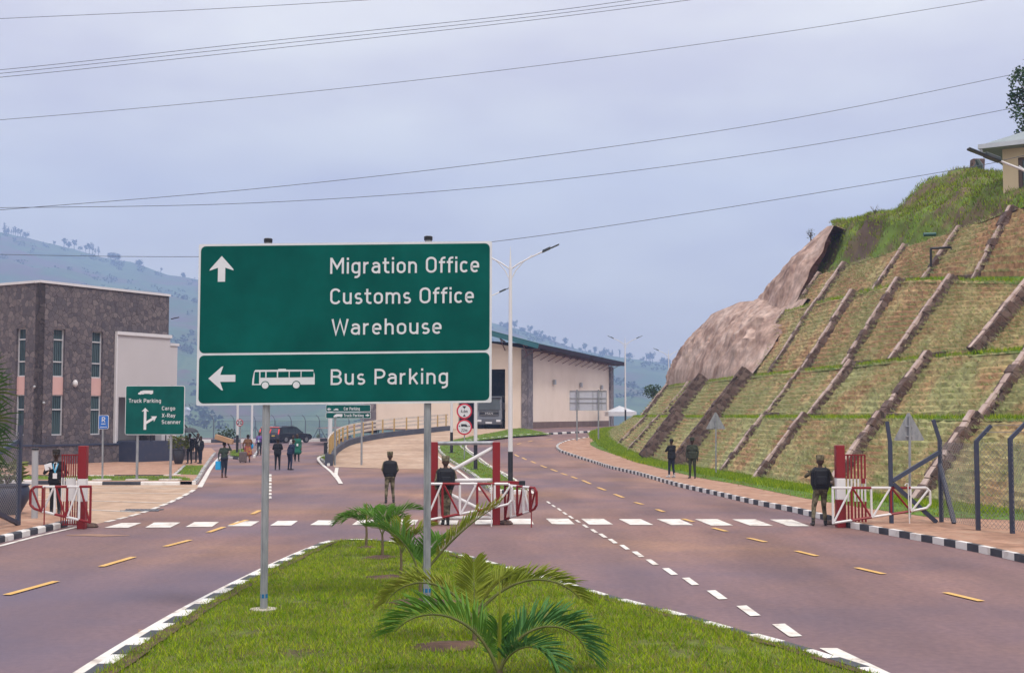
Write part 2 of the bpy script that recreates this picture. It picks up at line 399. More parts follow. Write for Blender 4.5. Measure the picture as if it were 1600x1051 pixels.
# kerbs
kerb(rkerb, -1, Hr); kerb(rkerb2, -1, H0, start=1)
kerb([G(x, y) for x, y in [(-400,948),(-120,874),(0,848),(57,834),(122,818.5)]], 1)
kerb([Vector((-60, 53.2))]+[G(x, y) for x, y in [(0,755),(143,757.5),(302,757.5)]], 1, blk=1.6)
kerb(pk, 1, blk=.45); kerb([(-60, 57.6), tuple(G(296,747)[:2]), tuple(G(274,745.5)[:2])], -1, blk=2.2, h=.17)
kerb([G(x, y) for x, y in [(270,746),(276,741),(286,731)]], -1, blk=.5, h=.19)
mk = smooth_line([G(x, y, Hr) for x, y in [(684,700),(684,704),(688,710),(700,720),(714,729),(739,746),(766,769)]], 4)
kerb(mk, 1, Hr, blk=.42); kerb([G(766,770.5,Hr), G(823,772.5,Hr)], 1, Hr)
mk2 = smooth_line([G(x, y, Hr) for x, y in [(823,772),(788,745),(744,717),(724,702),(722,696),(731,690.5),(770,686),(805,682.5),(838,680),(887,677.5),(960,674)]], 4)
kerb(mk2, 1, Hr)
kerb([Vector((-60, 146)), G(300,691.5), G(440,690.5), G(560,688.5)], 1, blk=3.2, h=.35, w=.3)
kerb([G(x, y) for x, y in [(360,716),(378,718),(390,708)]], -1, blk=1.2); kerb([G(395,715), G(408,694)], -1, blk=2)
kerb([G(x, y) for x, y in [(511,727.5),(497,717),(511,711)]], -1, blk=.4)
# island with the big sign
isl_l = [(-30,1180),(150,1053),(240,994),(330,940),(420,893),(470,869),(497,857)]
isl_t = [(520,852.5),(560,850.5),(610,852.5),(651,858.5)]
isl_r = [(683,864.5),(719,873.5),(754,882.5),(796,894.5),(879,918.5),(926,932),(992,952),(1066,971),(1158,997.5),(1263,1027),(1350,1055),(1520,1110)]
IL = smooth_line([G(x, y) for x, y in isl_l+isl_t+isl_r], 4)
kerb(IL, -1, H0, blk=.56, h=.13, w=.2)
ISL = offs(IL, -.2)
def isl_h(x, y):
    d = min((Vector((x, y))-p).length for p in ISL)
    e = min(1, d/1.6)
    return .02+.07*sstep(e)+.035*(x+2.5)*sstep(e)*.6 + .012*math.sin(x*2.1+y*1.3)*e
isl = drape('island_lawn', [(p.x, p.y) for p in ISL]+[(2, 8), (-4, 8)], M_lawn, H0, .1, .5, fx=isl_h)
def isl_z(x, y): return .1+isl_h(x, y)
strip(MB(), IL, .1)
SOIL = MB()
so, si = offs(IL, -.2), offs(IL, -.42)
for i in range(len(so)-1):
    q = [(so[i], .125), (so[i+1], .125), (si[i+1], .15), (si[i], .15)]
    SOIL.add([(p.x+R.uniform(-.03,.03), p.y, z+.004) for p, z in q], [(0,1,2,3)])
def soil_patch(c, rx, ry, z):
    n = 22; pts = [(c[0]+rx*(1+R.uniform(-.25,.2))*math.cos(2*math.pi*k/n), c[1]+ry*(1+R.uniform(-.25,.2))*math.sin(2*math.pi*k/n)) for k in range(n)]
    SOIL.add([(x, y, isl_z(x, y)+.012) for x, y in pts]+[(c[0], c[1], isl_z(*c[:2])+.05)], [(k, (k+1) % n, n) for k in range(n)])
PALM_PX = [(775,1062),(686,1010),(690,946),(626,898),(597,872),(572,852)]
for px, py, rx, ry in [(700,1012,.42,.33),(665,944,.55,.4),(604,901,.38,.35),(594,871,.35,.35),(572,853,.2,.2),(800,1075,.4,.3)]:
    g = G(px, py, H0, .2); soil_patch((g.x, g.y), rx, ry, 0)
tag(SOIL.build('soil_bed', M_dirt, org=(0,0,0)), kind='structure')
# white lines
L = lambda pts, H=H0: [G(x, y, H) for x, y in pts]
il2 = smooth_line(L(isl_l), 4); strip(MW, offs(il2, .17), .2)
strip(MW, L([(-300,920),(0,853),(57,838),(122,823)]), .13)
strip(MW, offs(rkerb, .25), .13, Hr, .02); strip(MW, offs(rkerb2, .25), .13)
strip(MW, offs(mk2[:24], -.28), .14, Hr, .022)
strip(MW, smooth_line(L([(312,761),(320,747),(328,733),(336,722),(344,714)]), 4), .2)
strip(MW, smooth_line(L([(512,712),(503,712),(497,717),(505,727),(518,738),(533,756)], Hr), 4), .16, Hr, .022)
strip(MW, L([(526.5,731),(524.5,742),(533,757)], Hr), .18, Hr, .03)
strip(MW, offs(mk[8:], -.3), .14, Hr, .022)
for x0,y0,x1,y1 in [(166,815.5,178,812.5),(184,811,197,808),(203,806.5,217,802.5),(222,801,232,797.5),(236,796,247,792),(251,790.5,260,787),(264,785.5,272,781.5),(276,780,284,776),(287,774.5,294,770.5),(297,769,303,765)]:
    strip(MW, L([(x0,y0),(x1,y1)]), .16)
for a, b in [((0,790),(212,800)),((0,778.5),(262,786)),((0,768),(292,771.5)),((0,760.5),(306,763))]:
    strip(MW, L([a, b]), .12, off=.016)
for cx, cy, wl in [(857,785,8),(865,790.5,8),(874,796,9),(882.5,802,9),(892,808,10),(903,814.5,10),(914.6,822,11),(928,829.5,13),(942,837,15),(957.5,845.5,16),(976,855,17),(997,866,20),(1019,878.5,21),(1047,893,25),(1079,908.5,27),(1120.5,929.5,33),(1169.5,954.5,38),(1230,985,47)]:
    s = wl*.26; t = .11*2000*2.85/ (2*36*36) if 0 else 0
    quad(MW, [(cx-wl*.5, cy-s*.75), (cx-wl*.5+wl*.42, cy-s*.85), (cx+wl*.5, cy+s*.75), (cx+wl*.5-wl*.42, cy+s*.85)])
quad(MW, [(1280,1013),(1308,1013),(1420,1066),(1386,1068)])
for y in (742.5,747,750.5,756,761,766,771.5,777):
    quad(MW, [(419,y-1.5),(424,y-1.6),(424.5,y+1.5),(419.3,y+1.6)])
for t, b in [((190,221,817),(163,200,824.5)),((241,282,816.3),(227,266,824.2)),((304,342,815.5),(290,331,823.2)),((371,405,814.5),(355,392,822)),((434,465.5,813.7),(422,455,821.2)),((497,526,813),(484,518,820.5)),((560,590,812.5),(550,583,820)),((625,654,812),(617,649,819.7)),((690,717,811.5),(684,714,819.5)),((743,772,811),(742,774,819.2)),
             ((795,829,810.3),(798,834,819)),((853,888,810.3),(863,898,819)),((908,943,810.5),(920.5,958,819.5)),((967,1001,811),(985,1021,820)),((1026,1062,811),(1049,1083,820.3)),((1086,1121,811),(1111,1146,821)),((1144,1180,811.3),(1173,1208,821.5)),((1203,1237,811.6),(1232,1265,822))]:
    quad(MW, [(t[0],t[2]),(t[1],t[2]),(b[1],b[2]),(b[0],b[2])])
for a in [(10,930,88,908.5,.0),(158,885.5,209,870.5,0),(258,854,297,844,0),(325,832,350,823.5,0),(360,820.5,386,812.5,0),(394,803.5,406,797.5,0)]:
    strip(MY, L([a[:2], a[2:4]]), .14, off=.017)
for a in [(1477,927,1587,953),(1338,888,1411,905),(1244,861,1295,873.5),(1169,841,1215,851.5),(1114,825,1147,833.5),(1067,811,1092,818),(1026,796,1048,803.5),(992,785,1012,790.5),(960,772,979,779.5),(934,761.5,950,767.5),(910,750.5,926,757.5),(893,744.5,905,749),(877,739.5,890,743.5),(861,733,874,738),(845,727,855,731),(830,720.5,839,724.5),(816,715,824,719),(804,710,811,713.5),(797,700,798,703.5),(808,694,816,692),(825,690,838,687.5),(853,687,866,685.5)]:
    strip(MY, L([a[:2], a[2:]], Hr), .13, Hr, .016)
DU = MB()
for cx, cy, rx, ry in ((236,986,24,3.2),(1200,1021,50,1.8),(150,836,50,1.6)):
    pp = [(cx+rx*(1+R.uniform(-.35,.25))*math.cos(k*.35), cy+ry*(1+R.uniform(-.4,.4))*math.sin(k*.35)) for k in range(18)]; quad(DU, pp, H0, .008)
tag(DU.build('dust_patch', mat('red_dust', [(.24,.145,.11),(.31,.19,.14)], .9, 3, 8), org=(0,0,0)), kind='structure')
dg_ = MB(); g = G(222, 797.5)
for i in range(9): dg_.box((g.x-.48+i*.12, g.y, .018), (.05, .5, .02))
for q in (-.28, .28): dg_.box((g.x, g.y+q, .02), (1.15, .06, .03))
tag(dg_.build('drain_grate', mat('grate_steel', [(.10,.11,.14),(.17,.18,.22)], .5, 4)), 'steel drain grate in the road edge beside the parking lot', 'drain')
kb = KB.build('kerb', [M_kw, M_kb], org=(0,0,0)); kb['kind'] = 'structure'
tag(MW.build('road_marking', M_lane, org=(0,0,0)), kind='structure'); tag(MY.build('road_marking', M_yell, org=(0,0,0)), kind='structure')
for x, y, a, b in [(696,689.6,.0,0)]: pass
quad(MB(), [(0,0),(1,0),(1,1)]) if 0 else None
# ---------------------------------------------------------------- terraced slope
T_pl = smooth_line(TOE, 10)
TS = np.array([[p.x, p.y] for p in T_pl]); seg = np.r_[0, np.cumsum(np.hypot(*np.diff(TS, axis=0).T))]
SMAX = seg[-1]
def toe(s):
    s = max(0, min(SMAX-.01, s)); x = np.interp(s, seg, TS[:,0]); y = np.interp(s, seg, TS[:,1])
    a, b = max(0, s-1.5), min(SMAX, s+1.5)
    tx = np.interp(b, seg, TS[:,0])-np.interp(a, seg, TS[:,0]); ty = np.interp(b, seg, TS[:,1])-np.interp(a, seg, TS[:,1])
    l = math.hypot(tx, ty); return x, y, ty/l, -tx/l      # inward normal
def hp(s, o, z):
    x, y, nx, ny = toe(s); q = max(0, min(1, (58-y)/14.)); z += q*float(np.interp(z, [5.15, 9.1, 11.4, 13], [0, -1.45, .3, .3])); return Vector((x+nx*o, y+ny*o, z))
def proj(p):
    dx, dy, dz = p.x, p.y, p.z-CAMH; dep = dy*CP+dz*SP; up = -dy*SP+dz*CP
    return 800+2000*dx/dep, 525.5-2000*up/dep
def s_at(px, o, z):
    lo, hi = 0., SMAX*.86
    ss = np.linspace(lo, hi, 700); xs = [proj(hp(s, o, z))[0] for s in ss]
    for i in range(len(ss)-1):
        if (xs[i]-px)*(xs[i+1]-px) <= 0: return ss[i]+(ss[i+1]-ss[i])*(xs[i]-px)/(xs[i]-xs[i+1]+1e-9)
    return ss[int(np.argmin(abs(np.array(xs)-px)))]
TIER = [(0.,.1,2.1,2.72,12),(2.75,2.85,4.6,5.05,10),(5.15,5.2,7.7,9.05,17),(8.35,9.2,9.95,11.35,10)]
M_sod = mat('sod_rows', [(.33,.185,.10),(.37,.245,.125),(.37,.30,.145),(.30,.295,.135)], .95, .45, 10, .6, pos=[.36,.44,.51,.60], bscale=9)
def grain(m, sc, lo_, hi_, st=None):
    t = m.node_tree; b = t.nodes['Principled BSDF']; base = b.inputs['Base Color'].links[0].from_socket; tc_ = t.nodes.new('ShaderNodeTexCoord'); n = t.nodes.new('ShaderNodeTexNoise'); n.inputs['Scale'].default_value = sc; n.inputs['Detail'].default_value = 8
    v = tc_.outputs['Object']
    if st: m_ = t.nodes.new('ShaderNodeMapping'); m_.inputs['Scale'].default_value = st; t.links.new(v, m_.inputs[0]); v = m_.outputs[0]
    t.links.new(v, n.inputs[0]); r = t.nodes.new('ShaderNodeMapRange'); r.inputs[1].default_value = .3; r.inputs[2].default_value = .7; r.inputs[3].default_value = lo_; r.inputs[4].default_value = hi_; t.links.new(n.outputs[0], r.inputs[0])
    q = t.nodes.new('ShaderNodeVectorMath'); q.operation = 'SCALE'; t.links.new(base, q.inputs[0]); t.links.new(r.outputs[0], q.inputs['Scale']); t.links.new(q.outputs[0], b.inputs['Base Color'])
SODS = [M_sod]+[mat('sod_rows', [(.33,.185,.10),(.37,.245,.125),(.37,.30,.145),(.30,.295,.135)], .95, .45, 10, .6, pos=p_, bscale=9) for p_ in ([.34,.42,.49,.57],[.37,.46,.55,.66],[.44,.54,.63,.75])]
for m_ in SODS: grain(m_, 5, .62, 1.32)
grain(M_lawn, 7, .6, 1.3); grain(M_pave, 5, .8, 1.2); grain(M_conc, 2, .85, 1.15)
M_berm = mat('berm_grass', [(.12,.10,.04),(.10,.17,.03),(.13,.22,.035)], .95, .9, 8, .7)
sR3 = s_at(1163, 5.15, 5.2); sR4 = s_at(1241, 8.35, 9.2)
rows = []    # tuft anchor rows
def tier_sheet(k, s0, s1):
    o0, z0, o1, z1, n = TIER[k]; ds = .32; ns = int((s1-s0)/ds)
    prof = [(o0, z0-.15, 0)]
    for i in range(n):
        a, b = i/n, (i+1)/n
        prof.append((o0+(o1-o0)*(a+.30/n), z0+(z1-z0)*(a+.66/n), 1)); prof.append((o0+(o1-o0)*b, z0+(z1-z0)*(b), 1))
        rows.append((k, s0, s1, o0+(o1-o0)*(a+.3/n), z0+(z1-z0)*(a+.80/n)))
    nxt = TIER[k+1] if k < 3 else None
    m = len(prof); vs = []; fs = []
    for j in range(ns+1):
        s = s0+(s1-s0)*j/ns
        for i, (o, z, e) in enumerate(prof):
            yy = toe(s)[1]; z_ = z + (Hr(yy)*max(0, 1-z/2.7) if k == 0 else 0)
            rr = random.Random(int(s*3.1)*131+i//2*7+k*999).uniform(-.05, .05)
            vs.append(hp(s, o+e*(R.uniform(-.03,.03)+rr), z_+e*(R.uniform(-.035,.035)+.04*math.sin(s*.35+i*.2+k))))
    for j in range(ns):
        for i in range(m-1): fs.append((j*m+i, (j+1)*m+i, (j+1)*m+i+1, j*m+i+1))
    return MB().add(vs, fs).build('terraced_slope', SODS[(1, 1, 2, 3)[k]], org=(0,0,0))
send = SMAX*.9
tiers = [tier_sheet(0, .5, send), tier_sheet(1, .5, send), tier_sheet(2, .5, sR3), tier_sheet(3, .5, sR4)]
for t in tiers: t['kind'] = 'structure'
B = MB()
for (oa, za, ob, zb, s1) in [(2.05,2.70,2.9,2.9,send),(4.45,5.0,5.5,5.30,send),(7.55,8.95,8.65,9.30,sR3+2),(9.85,11.3,11.5,11.6,sR4)]:
    ns = 160
    for j in range(ns):
        a, b = .5+(s1-.5)*j/ns, .5+(s1-.5)*(j+1)/ns
        B.add([hp(a, oa, za), hp(b, oa, za), hp(b, ob, zb), hp(a, ob, zb)], [(0,1,2,3)])
tag(B.build('terrace_grass', M_berm, org=(0,0,0)), kind='structure')
grain(M_berm, 1.1, .45, 1.25)
# stone ribs
M_rib = stone_mat('rib_stone', [(.055,.036,.036),(.11,.065,.055),(.15,.095,.085),(.20,.145,.13)], 4.5, (.12,.09,.08), .06)
M_cap = mat('rib_coping', [(.36,.25,.225),(.50,.38,.345),(.58,.47,.44)], .9, 3, 7, .5)
RIBS = [[(967,.55,0),(983,.5,0),(1016,1.3,1),(1068,1.1,1),(1128,.5,0),(1188,.95,0),(1300,.9,0),(1440,.8,0),(1640,.9,0)],
        [(1008,.7,0),(1036,.45,0),(1062,1.3,1),(1126,1.5,1),(1198,.4,0),(1272,.9,0),(1386,.8,0),(1545,.8,0),(1790,.8,0)],
        [(1163,.45,0),(1205,.5,0),(1262,.8,0),(1327,.8,0),(1402,.9,0),(1532,1.5,1),(1700,.9,0)],
        [(1241,.4,0),(1280,.95,0),(1368,.55,0),(1448,.55,0),(1527,.55,0),(1668,.6,0)]]
tn = ['bottom','second','third','top']
on = ['first','second','third','fourth','fifth','sixth','seventh','eighth','ninth']
for k, lst in enumerate(RIBS):
    o0, z0, o1, z1, n = TIER[k]
    for j, (px, w, wide) in enumerate(lst):
        if px > 1610: s = s_at(px, o0, z0)
        else: s = s_at(px, o0, z0)
        yy = toe(s)[1]; zb = z0-.2+(Hr(yy) if k == 0 else 0)
        pa, pb = hp(s, o0-.05, zb), hp(s, o1+.12, z1+.1)
        x, y, nx, ny = toe(s); tv = Vector((-ny, nx, 0)); up = (pb-pa).cross(tv).normalized()
        if up.z < 0: up = -up
        d = pb-pa; sl = 'broad buttress' if wide else ('narrow stone rib' if w < .6 else 'stone drain rib')
        root = thing('stone_rib', pa, f'{sl} on the {tn[k]} grass terrace, {on[j]} from the warehouse end', 'stone rib', 'stone ribs on the terraced slope')
        mb = MB()
        nst = max(4, int(d.length/.33)); pr = (.8 if k < 2 else .5) if wide else (.20 if w < .6 else .34)
        for q in range(nst):
            a, b = pa+d*(q/nst), pa+d*((q+1)/nst); hh = pr+R.uniform(-.07, .10); ww = w/2+R.uniform(-.04, .05)
            w_ = .55 if wide else w; ww = min(ww, .25); mb.ob(a-tv*ww-up*.35, tv*2*ww, up*(.35+hh), (b-a)*1.0)
        mb.build('rib_masonry', M_rib, root, bevel=.02)
        edges = [(0, .10 if wide else (.08 if w < .6 else .11))]
        for e, cw in edges:
            cp = MB(); ncp = max(5, int(d.length/.42))
            for q in range(ncp):
                a, b = pa+d*(q/ncp), pa+d*((q+.96)/ncp); c2 = cw+R.uniform(-.03,.03)
                cp.ob(a+tv*(e-c2*1.15)+up*(pr-.05), tv*c2*2.3, up*(.10+R.uniform(0,.05)), b-a)
            cp.build('coping', M_rib if wide and k < 3 and px < 1150 else M_cap, root, bevel=.015)
        if k < 3 and not wide and R.random() < .75:
            q = MB(); c = hp(s, o1+.35, z1+.12)
            for i in range(4): q.ob(c+tv*(-w*.5-.1+i*.45)-Vector((0,0,.3)), tv*.42, Vector((nx,ny,0))*.35, (0,0,.42+R.uniform(-.05,.08)))
            q.build('head_stones', M_rib, root, bevel=.03)
# ---------------------------------------------------------------- rock faces
from mathutils import noise as mnoise
M_rock = mat('bare_rock', [(.26,.165,.14),(.38,.255,.21),(.44,.31,.265),(.50,.375,.33)], .9, .35, 10, 1.0, pos=[.36,.46,.54,.64], bscale=1.2, distort=1.2, stretch=(1,1,.55))
def rock(cols, back, nsub=16, nrow=44, amp=.38):
    bot = [c[0] for c in cols]; top = [c[1] for c in cols]
    def lerp_l(l, t):
        t *= len(l)-1; i = min(int(t), len(l)-2); return l[i].lerp(l[i+1], t-i)
    nc = (len(cols)-1)*nsub; vs = []; fs = []; m = nrow+5
    for c in range(nc+1):
        b, t = lerp_l(bot, c/nc), lerp_l(top, c/nc)
        for r in range(nrow+1):
            f = r/nrow; p = b.lerp(t, f); env = math.sin(math.pi*min(1, f*1.0))*.8+.2
            q = Vector((p.x*.28+p.z*.22, p.y*.28, p.z*.28-p.x*.1))
            n = mnoise.fractal(q*.9, .8, 2.1, 7)+.7*mnoise.ridged_multi_fractal(Vector((q.x*3-q.z*2.4, q.y*3, q.z*1.3)), .7, 2.2, 6, .9, 2)*.8+.2*mnoise.fractal(q*6, .8, 2.1, 4)
            vs.append(p+Vector((-.75, -.55, .3))*n*amp*env*min(1, c/(nsub*.8))+Vector((-.6,-.5,.5))*.9*math.sin(math.pi*f)*min(1, c/nsub)*max(0, 1-c/nc)**.6+Vector((.3,0,.1))*mnoise.noise(Vector((f*5, c*.02, 2)))*(1 if c < nsub else 0))
        for g in range(1, 5): vs.append(t+Vector(back)*(g/4)+Vector((0, 0, -.3*g*g*.3+R.uniform(-.1, .1))))
    for c in range(nc):
        for r in range(m-1): fs.append((c*m+r, (c+1)*m+r, (c+1)*m+r+1, c*m+r+1))
    return MB().add(vs, fs).build('rock_face', M_rock, org=(0,0,0), smooth=True)
def rock_cols(tops, sa, sb, oa, za, ob, dY=0):
    cols = []
    for i, (px, py) in enumerate(tops):
        s_ = sa+(sb-sa)*i/(len(tops)-1); cols.append((hp(s_, oa, za), P(px, py, hp(s_, ob, 9).y+dY)))
    return cols
r1 = rock(rock_cols([(1262,466),(1233,471),(1192,469),(1156,472),(1114,490),(1084,520),(1060,562),(1044,590)], sR3-2.5, SMAX*.80, 4.85, 5.12, 7.6, .5), (9, 4, -2))
r2 = rock(rock_cols([(1303,352),(1292,354),(1273,373),(1243,410),(1221,443),(1205,467)], sR4-.3, sR4+16, 8.0, 9.0, 9.9, 1.0), (9, 5, -2), amp=.3)
r1['kind'] = r2['kind'] = 'structure'
grain(M_rock, 1.3, .62, 1.22, (2.2, 1, .5)); grain(M_rock, 4, .8, 1.15)
# ---------------------------------------------------------------- grassy mound above the terraces
M_mound = mat('mound_turf', [(.13,.09,.07),(.17,.125,.07),(.14,.17,.045),(.16,.25,.04)], .95, .35, 10, .9, pos=[.38,.47,.53,.62], bscale=4)
colM = [(1272,(1296,385),(1304,353),(1306,353),(1330,365)),(1319,(1326,370),(1320,349),(1326,350),(1350,360)),(1365,(1368,366),(1344,343),(1350,346),(1380,355)),(1414,(1414,358),(1376,340),(1394,332),(1405,345)),(1455,(1455,345),(1425,334),(1424,304),(1450,330)),(1500,(1500,326),(1470,318),(1464,284),(1490,310)),(1540,(1540,316),(1512,304),(1513,267),(1540,290)),(1578,(1575,308),(1556,294),(1548,270),(1570,290)),(1630,(1620,298),(1610,282),(1605,268),(1620,290)),(1760,(1740,270),(1730,250),(1725,240),(1740,260))]
rowsM = [[], [], [], [], []]
for px, b_, c_, d_, e_ in colM:
    p = hp(s_at(px, 10.6, 11.45), 10.6, 11.42); rowsM[0].append(p)
    for r, q, dy in ((1, b_, 1.4), (2, c_, 5), (3, d_, 12), (4, e_, 20)): rowsM[r].append(P(q[0], q[1], p.y+dy))
NU, NW = 14, 14
def grid_pts(rows, nu, nw):
    A = rows; nr, ncn = len(A), len(A[0]); out = []
    def cr(p0, p1, p2, p3, t): return .5*((2*p1)+(p2-p0)*t+(2*p0-5*p1+4*p2-p3)*t*t+(3*p1-p0-3*p2+p3)*t**3)
    dense = []
    for r in A:
        l = []
        for i in range(ncn-1):
            for k in range(nu): l.append(cr(r[max(i-1,0)], r[i], r[i+1], r[min(i+2,ncn-1)], k/nu))
        l.append(r[-1]); dense.append(l)
    for i in range(nr-1):
        for k in range(nw+(1 if i == nr-2 else 0)):
            out.append([dense[i][c].lerp(dense[i+1][c], k/nw) for c in range(len(dense[0]))])
    return out
gm = grid_pts(rowsM, NU, NW)
for i, l in enumerate(gm):
    for p in l:
        n = mnoise.fractal(p*.35, 1, 2, 5); p.z += n*.45*(0 if i == 0 else 1); p.x -= .2*n
nc = len(gm[0]); mbm = MB().add([p for l in gm for p in l], [(i*nc+j, i*nc+j+1, (i+1)*nc+j+1, (i+1)*nc+j) for i in range(len(gm)-1) for j in range(nc-1)])
tag(mbm.build('grassy_mound', M_mound, org=(0,0,0), smooth=True), kind='structure')
# ---------------------------------------------------------------- grass blades (stuff)
rng = np.random.default_rng(5)
def blades(name, pts, nrm_up, h, w, mats, per=4, lean=.6, spread=.05):
    """pts (n,3) -> per bent triangles each, one mesh"""
    n = len(pts); p = np.repeat(np.asarray(pts), per, 0)+rng.normal(0, 1, (n*per, 3))*np.array([spread, spread, .0])
    a = rng.uniform(0, 2*np.pi, n*per); hh = rng.uniform(h[0], h[1], n*per); ln = rng.uniform(.1, lean, n*per)*hh
    a2 = rng.uniform(0, 2*np.pi, n*per); ww = w*rng.uniform(.6, 1.3, n*per)
    side = np.c_[np.cos(a2), np.sin(a2), np.zeros_like(a2)]*ww[:,None]
    up = np.asarray(nrm_up); tip = p+up*hh[:,None]+np.c_[np.cos(a)*ln, np.sin(a)*ln, -.2*ln]
    v = np.stack([p-side, p+side, tip], 1).reshape(-1, 3)
    o = tri_mesh(name, v, n*per, 3, mats, rng.integers(0, len(mats), n*per)); o['kind'] = 'stuff'; return o
Gm = [leaf_mat('grass_bright', [(.22,.31,.004),(.31,.41,.008),(.38,.43,.02)], 1.5), leaf_mat('grass_mid', [(.11,.21,.008),(.17,.28,.014)], 1.5), leaf_mat('grass_dry', [(.22,.20,.06),(.30,.25,.10)], 1.5)]
Sm = [leaf_mat('sod_pale', [(.34,.37,.20),(.46,.48,.28)], .6), leaf_mat('sod_green', [(.22,.29,.10),(.32,.38,.15)], .6), leaf_mat('sod_straw', [(.44,.35,.19),(.48,.40,.23)], .6)]
tp = []
for k, s0, s1, o, z in rows:
    n = int((s1-s0)*9.0); s_ = rng.uniform(s0, min(s1, SMAX*.86), n)
    for s in s_:
        q = hp(s, o, z); d = mnoise.noise(Vector((q.x*.22, q.y*.22, q.z*.35)))+.5*mnoise.noise(Vector((q.x*.9, q.y*.9, q.z*1.2)))
        if d+rng.uniform(-.35, .55) > -.05:
            yy = q.y; zz = q.z+(Hr(yy)*max(0, 1-z/2.7) if k == 0 else 0); tp.append((q.x, q.y, zz))
blades('sod_grass', tp, (-.45,-.1,.75), (.10,.26), .016, Sm, 6, .9, .07)
bt = []
for oo, zz, s1, nn in [(2.1,2.74,send*.93,2600),(4.65,5.08,send*.93,2600),(7.75,9.05,sR3,1800)]:
    for s in rng.uniform(1, s1, nn): bt.append(hp(s, oo+rng.uniform(-.05,.55), zz+rng.uniform(0,.08)))
for q in rng.uniform(0, 1, (9000, 2)):
    s = q[0]*SMAX*.85; o = -1.6*q[1]+.1; p = hp(s, o, 0)
    if p.y > 36: bt.append((p.x, p.y, Hr(p.y)+.14))
blades('terrace_tufts', bt, (0,0,1), (.08,.22), .016, Gm[:2], 5, .7, .08)
mt = []
fl = [(i, j) for i in range(len(gm)-1) for j in range(nc-1)]
for _ in range(15000):
    i, j = fl[rng.integers(len(fl))]
    if i > 42 or (i < 27 and rng.random() < .72): continue
    a, b = rng.random(2); p = gm[i][j].lerp(gm[i+1][j], a).lerp(gm[i][j+1].lerp(gm[i+1][j+1], a), b); mt.append(p)
blades('mound_grass', mt, (-.1,-.1,1), (.08,.26), .02, [Gm[0], Gm[1], leaf_mat('grass_brown', [(.12,.09,.05),(.20,.15,.08)], 1)], 4, .8, .12)
# island lawn blades
ip = []
from mathutils.geometry import intersect_point_line
ISA_ = np.array([[p.x, p.y] for p in ISL]+[(2, 8), (-4, 8)])
def inside(x, y, ISA=None):
    ISA = ISA_ if ISA is None else ISA
    c = False; n = len(ISA); j = n-1
    for i in range(n):
        if (ISA[i,1] > y) != (ISA[j,1] > y) and x < (ISA[j,0]-ISA[i,0])*(y-ISA[i,1])/(ISA[j,1]-ISA[i,1])+ISA[i,0]: c = not c
        j = i
    return c
SOILC = [(G(px, py, H0, .2), rx, ry) for px, py, rx, ry in [(700,1012,.4,.31),(665,944,.52,.37),(604,901,.36,.33),(594,871,.33,.33),(572,853,.2,.2)]]
cand = np.c_[rng.uniform(-7, 6, 110000), rng.uniform(12.8, 29, 110000)]
hz = {}
for x, y in cand:
    if abs(x) > y*.41 or not inside(x, y): continue
    if rng.random() > min(1, 20/y): continue
    skip = False
    for g, rx, ry in SOILC:
        if ((x-g.x)/rx)**2+((y-g.y)/ry)**2 < 1: skip = rng.random() < .93
    d = mnoise.noise(Vector((x*.8, y*.8, 3)))+.6*mnoise.noise(Vector((x*3, y*3, 1)))
    if skip or d < -.40+rng.uniform(-.35,.1): continue
    k = (round(x*2), round(y*2))
    if k not in hz: hz[k] = isl_z(x, y)
    ip.append((x, y, hz[k]-.01))
blades('lawn_grass', ip, (0,0,1), (.035,.095), .0065, [Gm[0], Gm[0], Gm[1], Gm[1], Gm[2]], 4, 1.1, .045)

lt = []
for pts, H, z in LAWNS:
    A = np.array(pts); lo_, hi_ = A.min(0), A.max(0); lo_[0] = max(lo_[0], -40); n = int(min(16000, 30*(hi_-lo_).prod()))
    for x, y in np.c_[rng.uniform(lo_[0], hi_[0], n), rng.uniform(lo_[1], hi_[1], n)]:
        if abs(x) < .42*y and inside(x, y, A): lt.append((x, y, H(y)+z-.01))
blades('verge_tufts', lt, (0,0,1), (.04,.11), .014, [Gm[0], Gm[1], Gm[1], Gm[2]], 4, .8, .1)
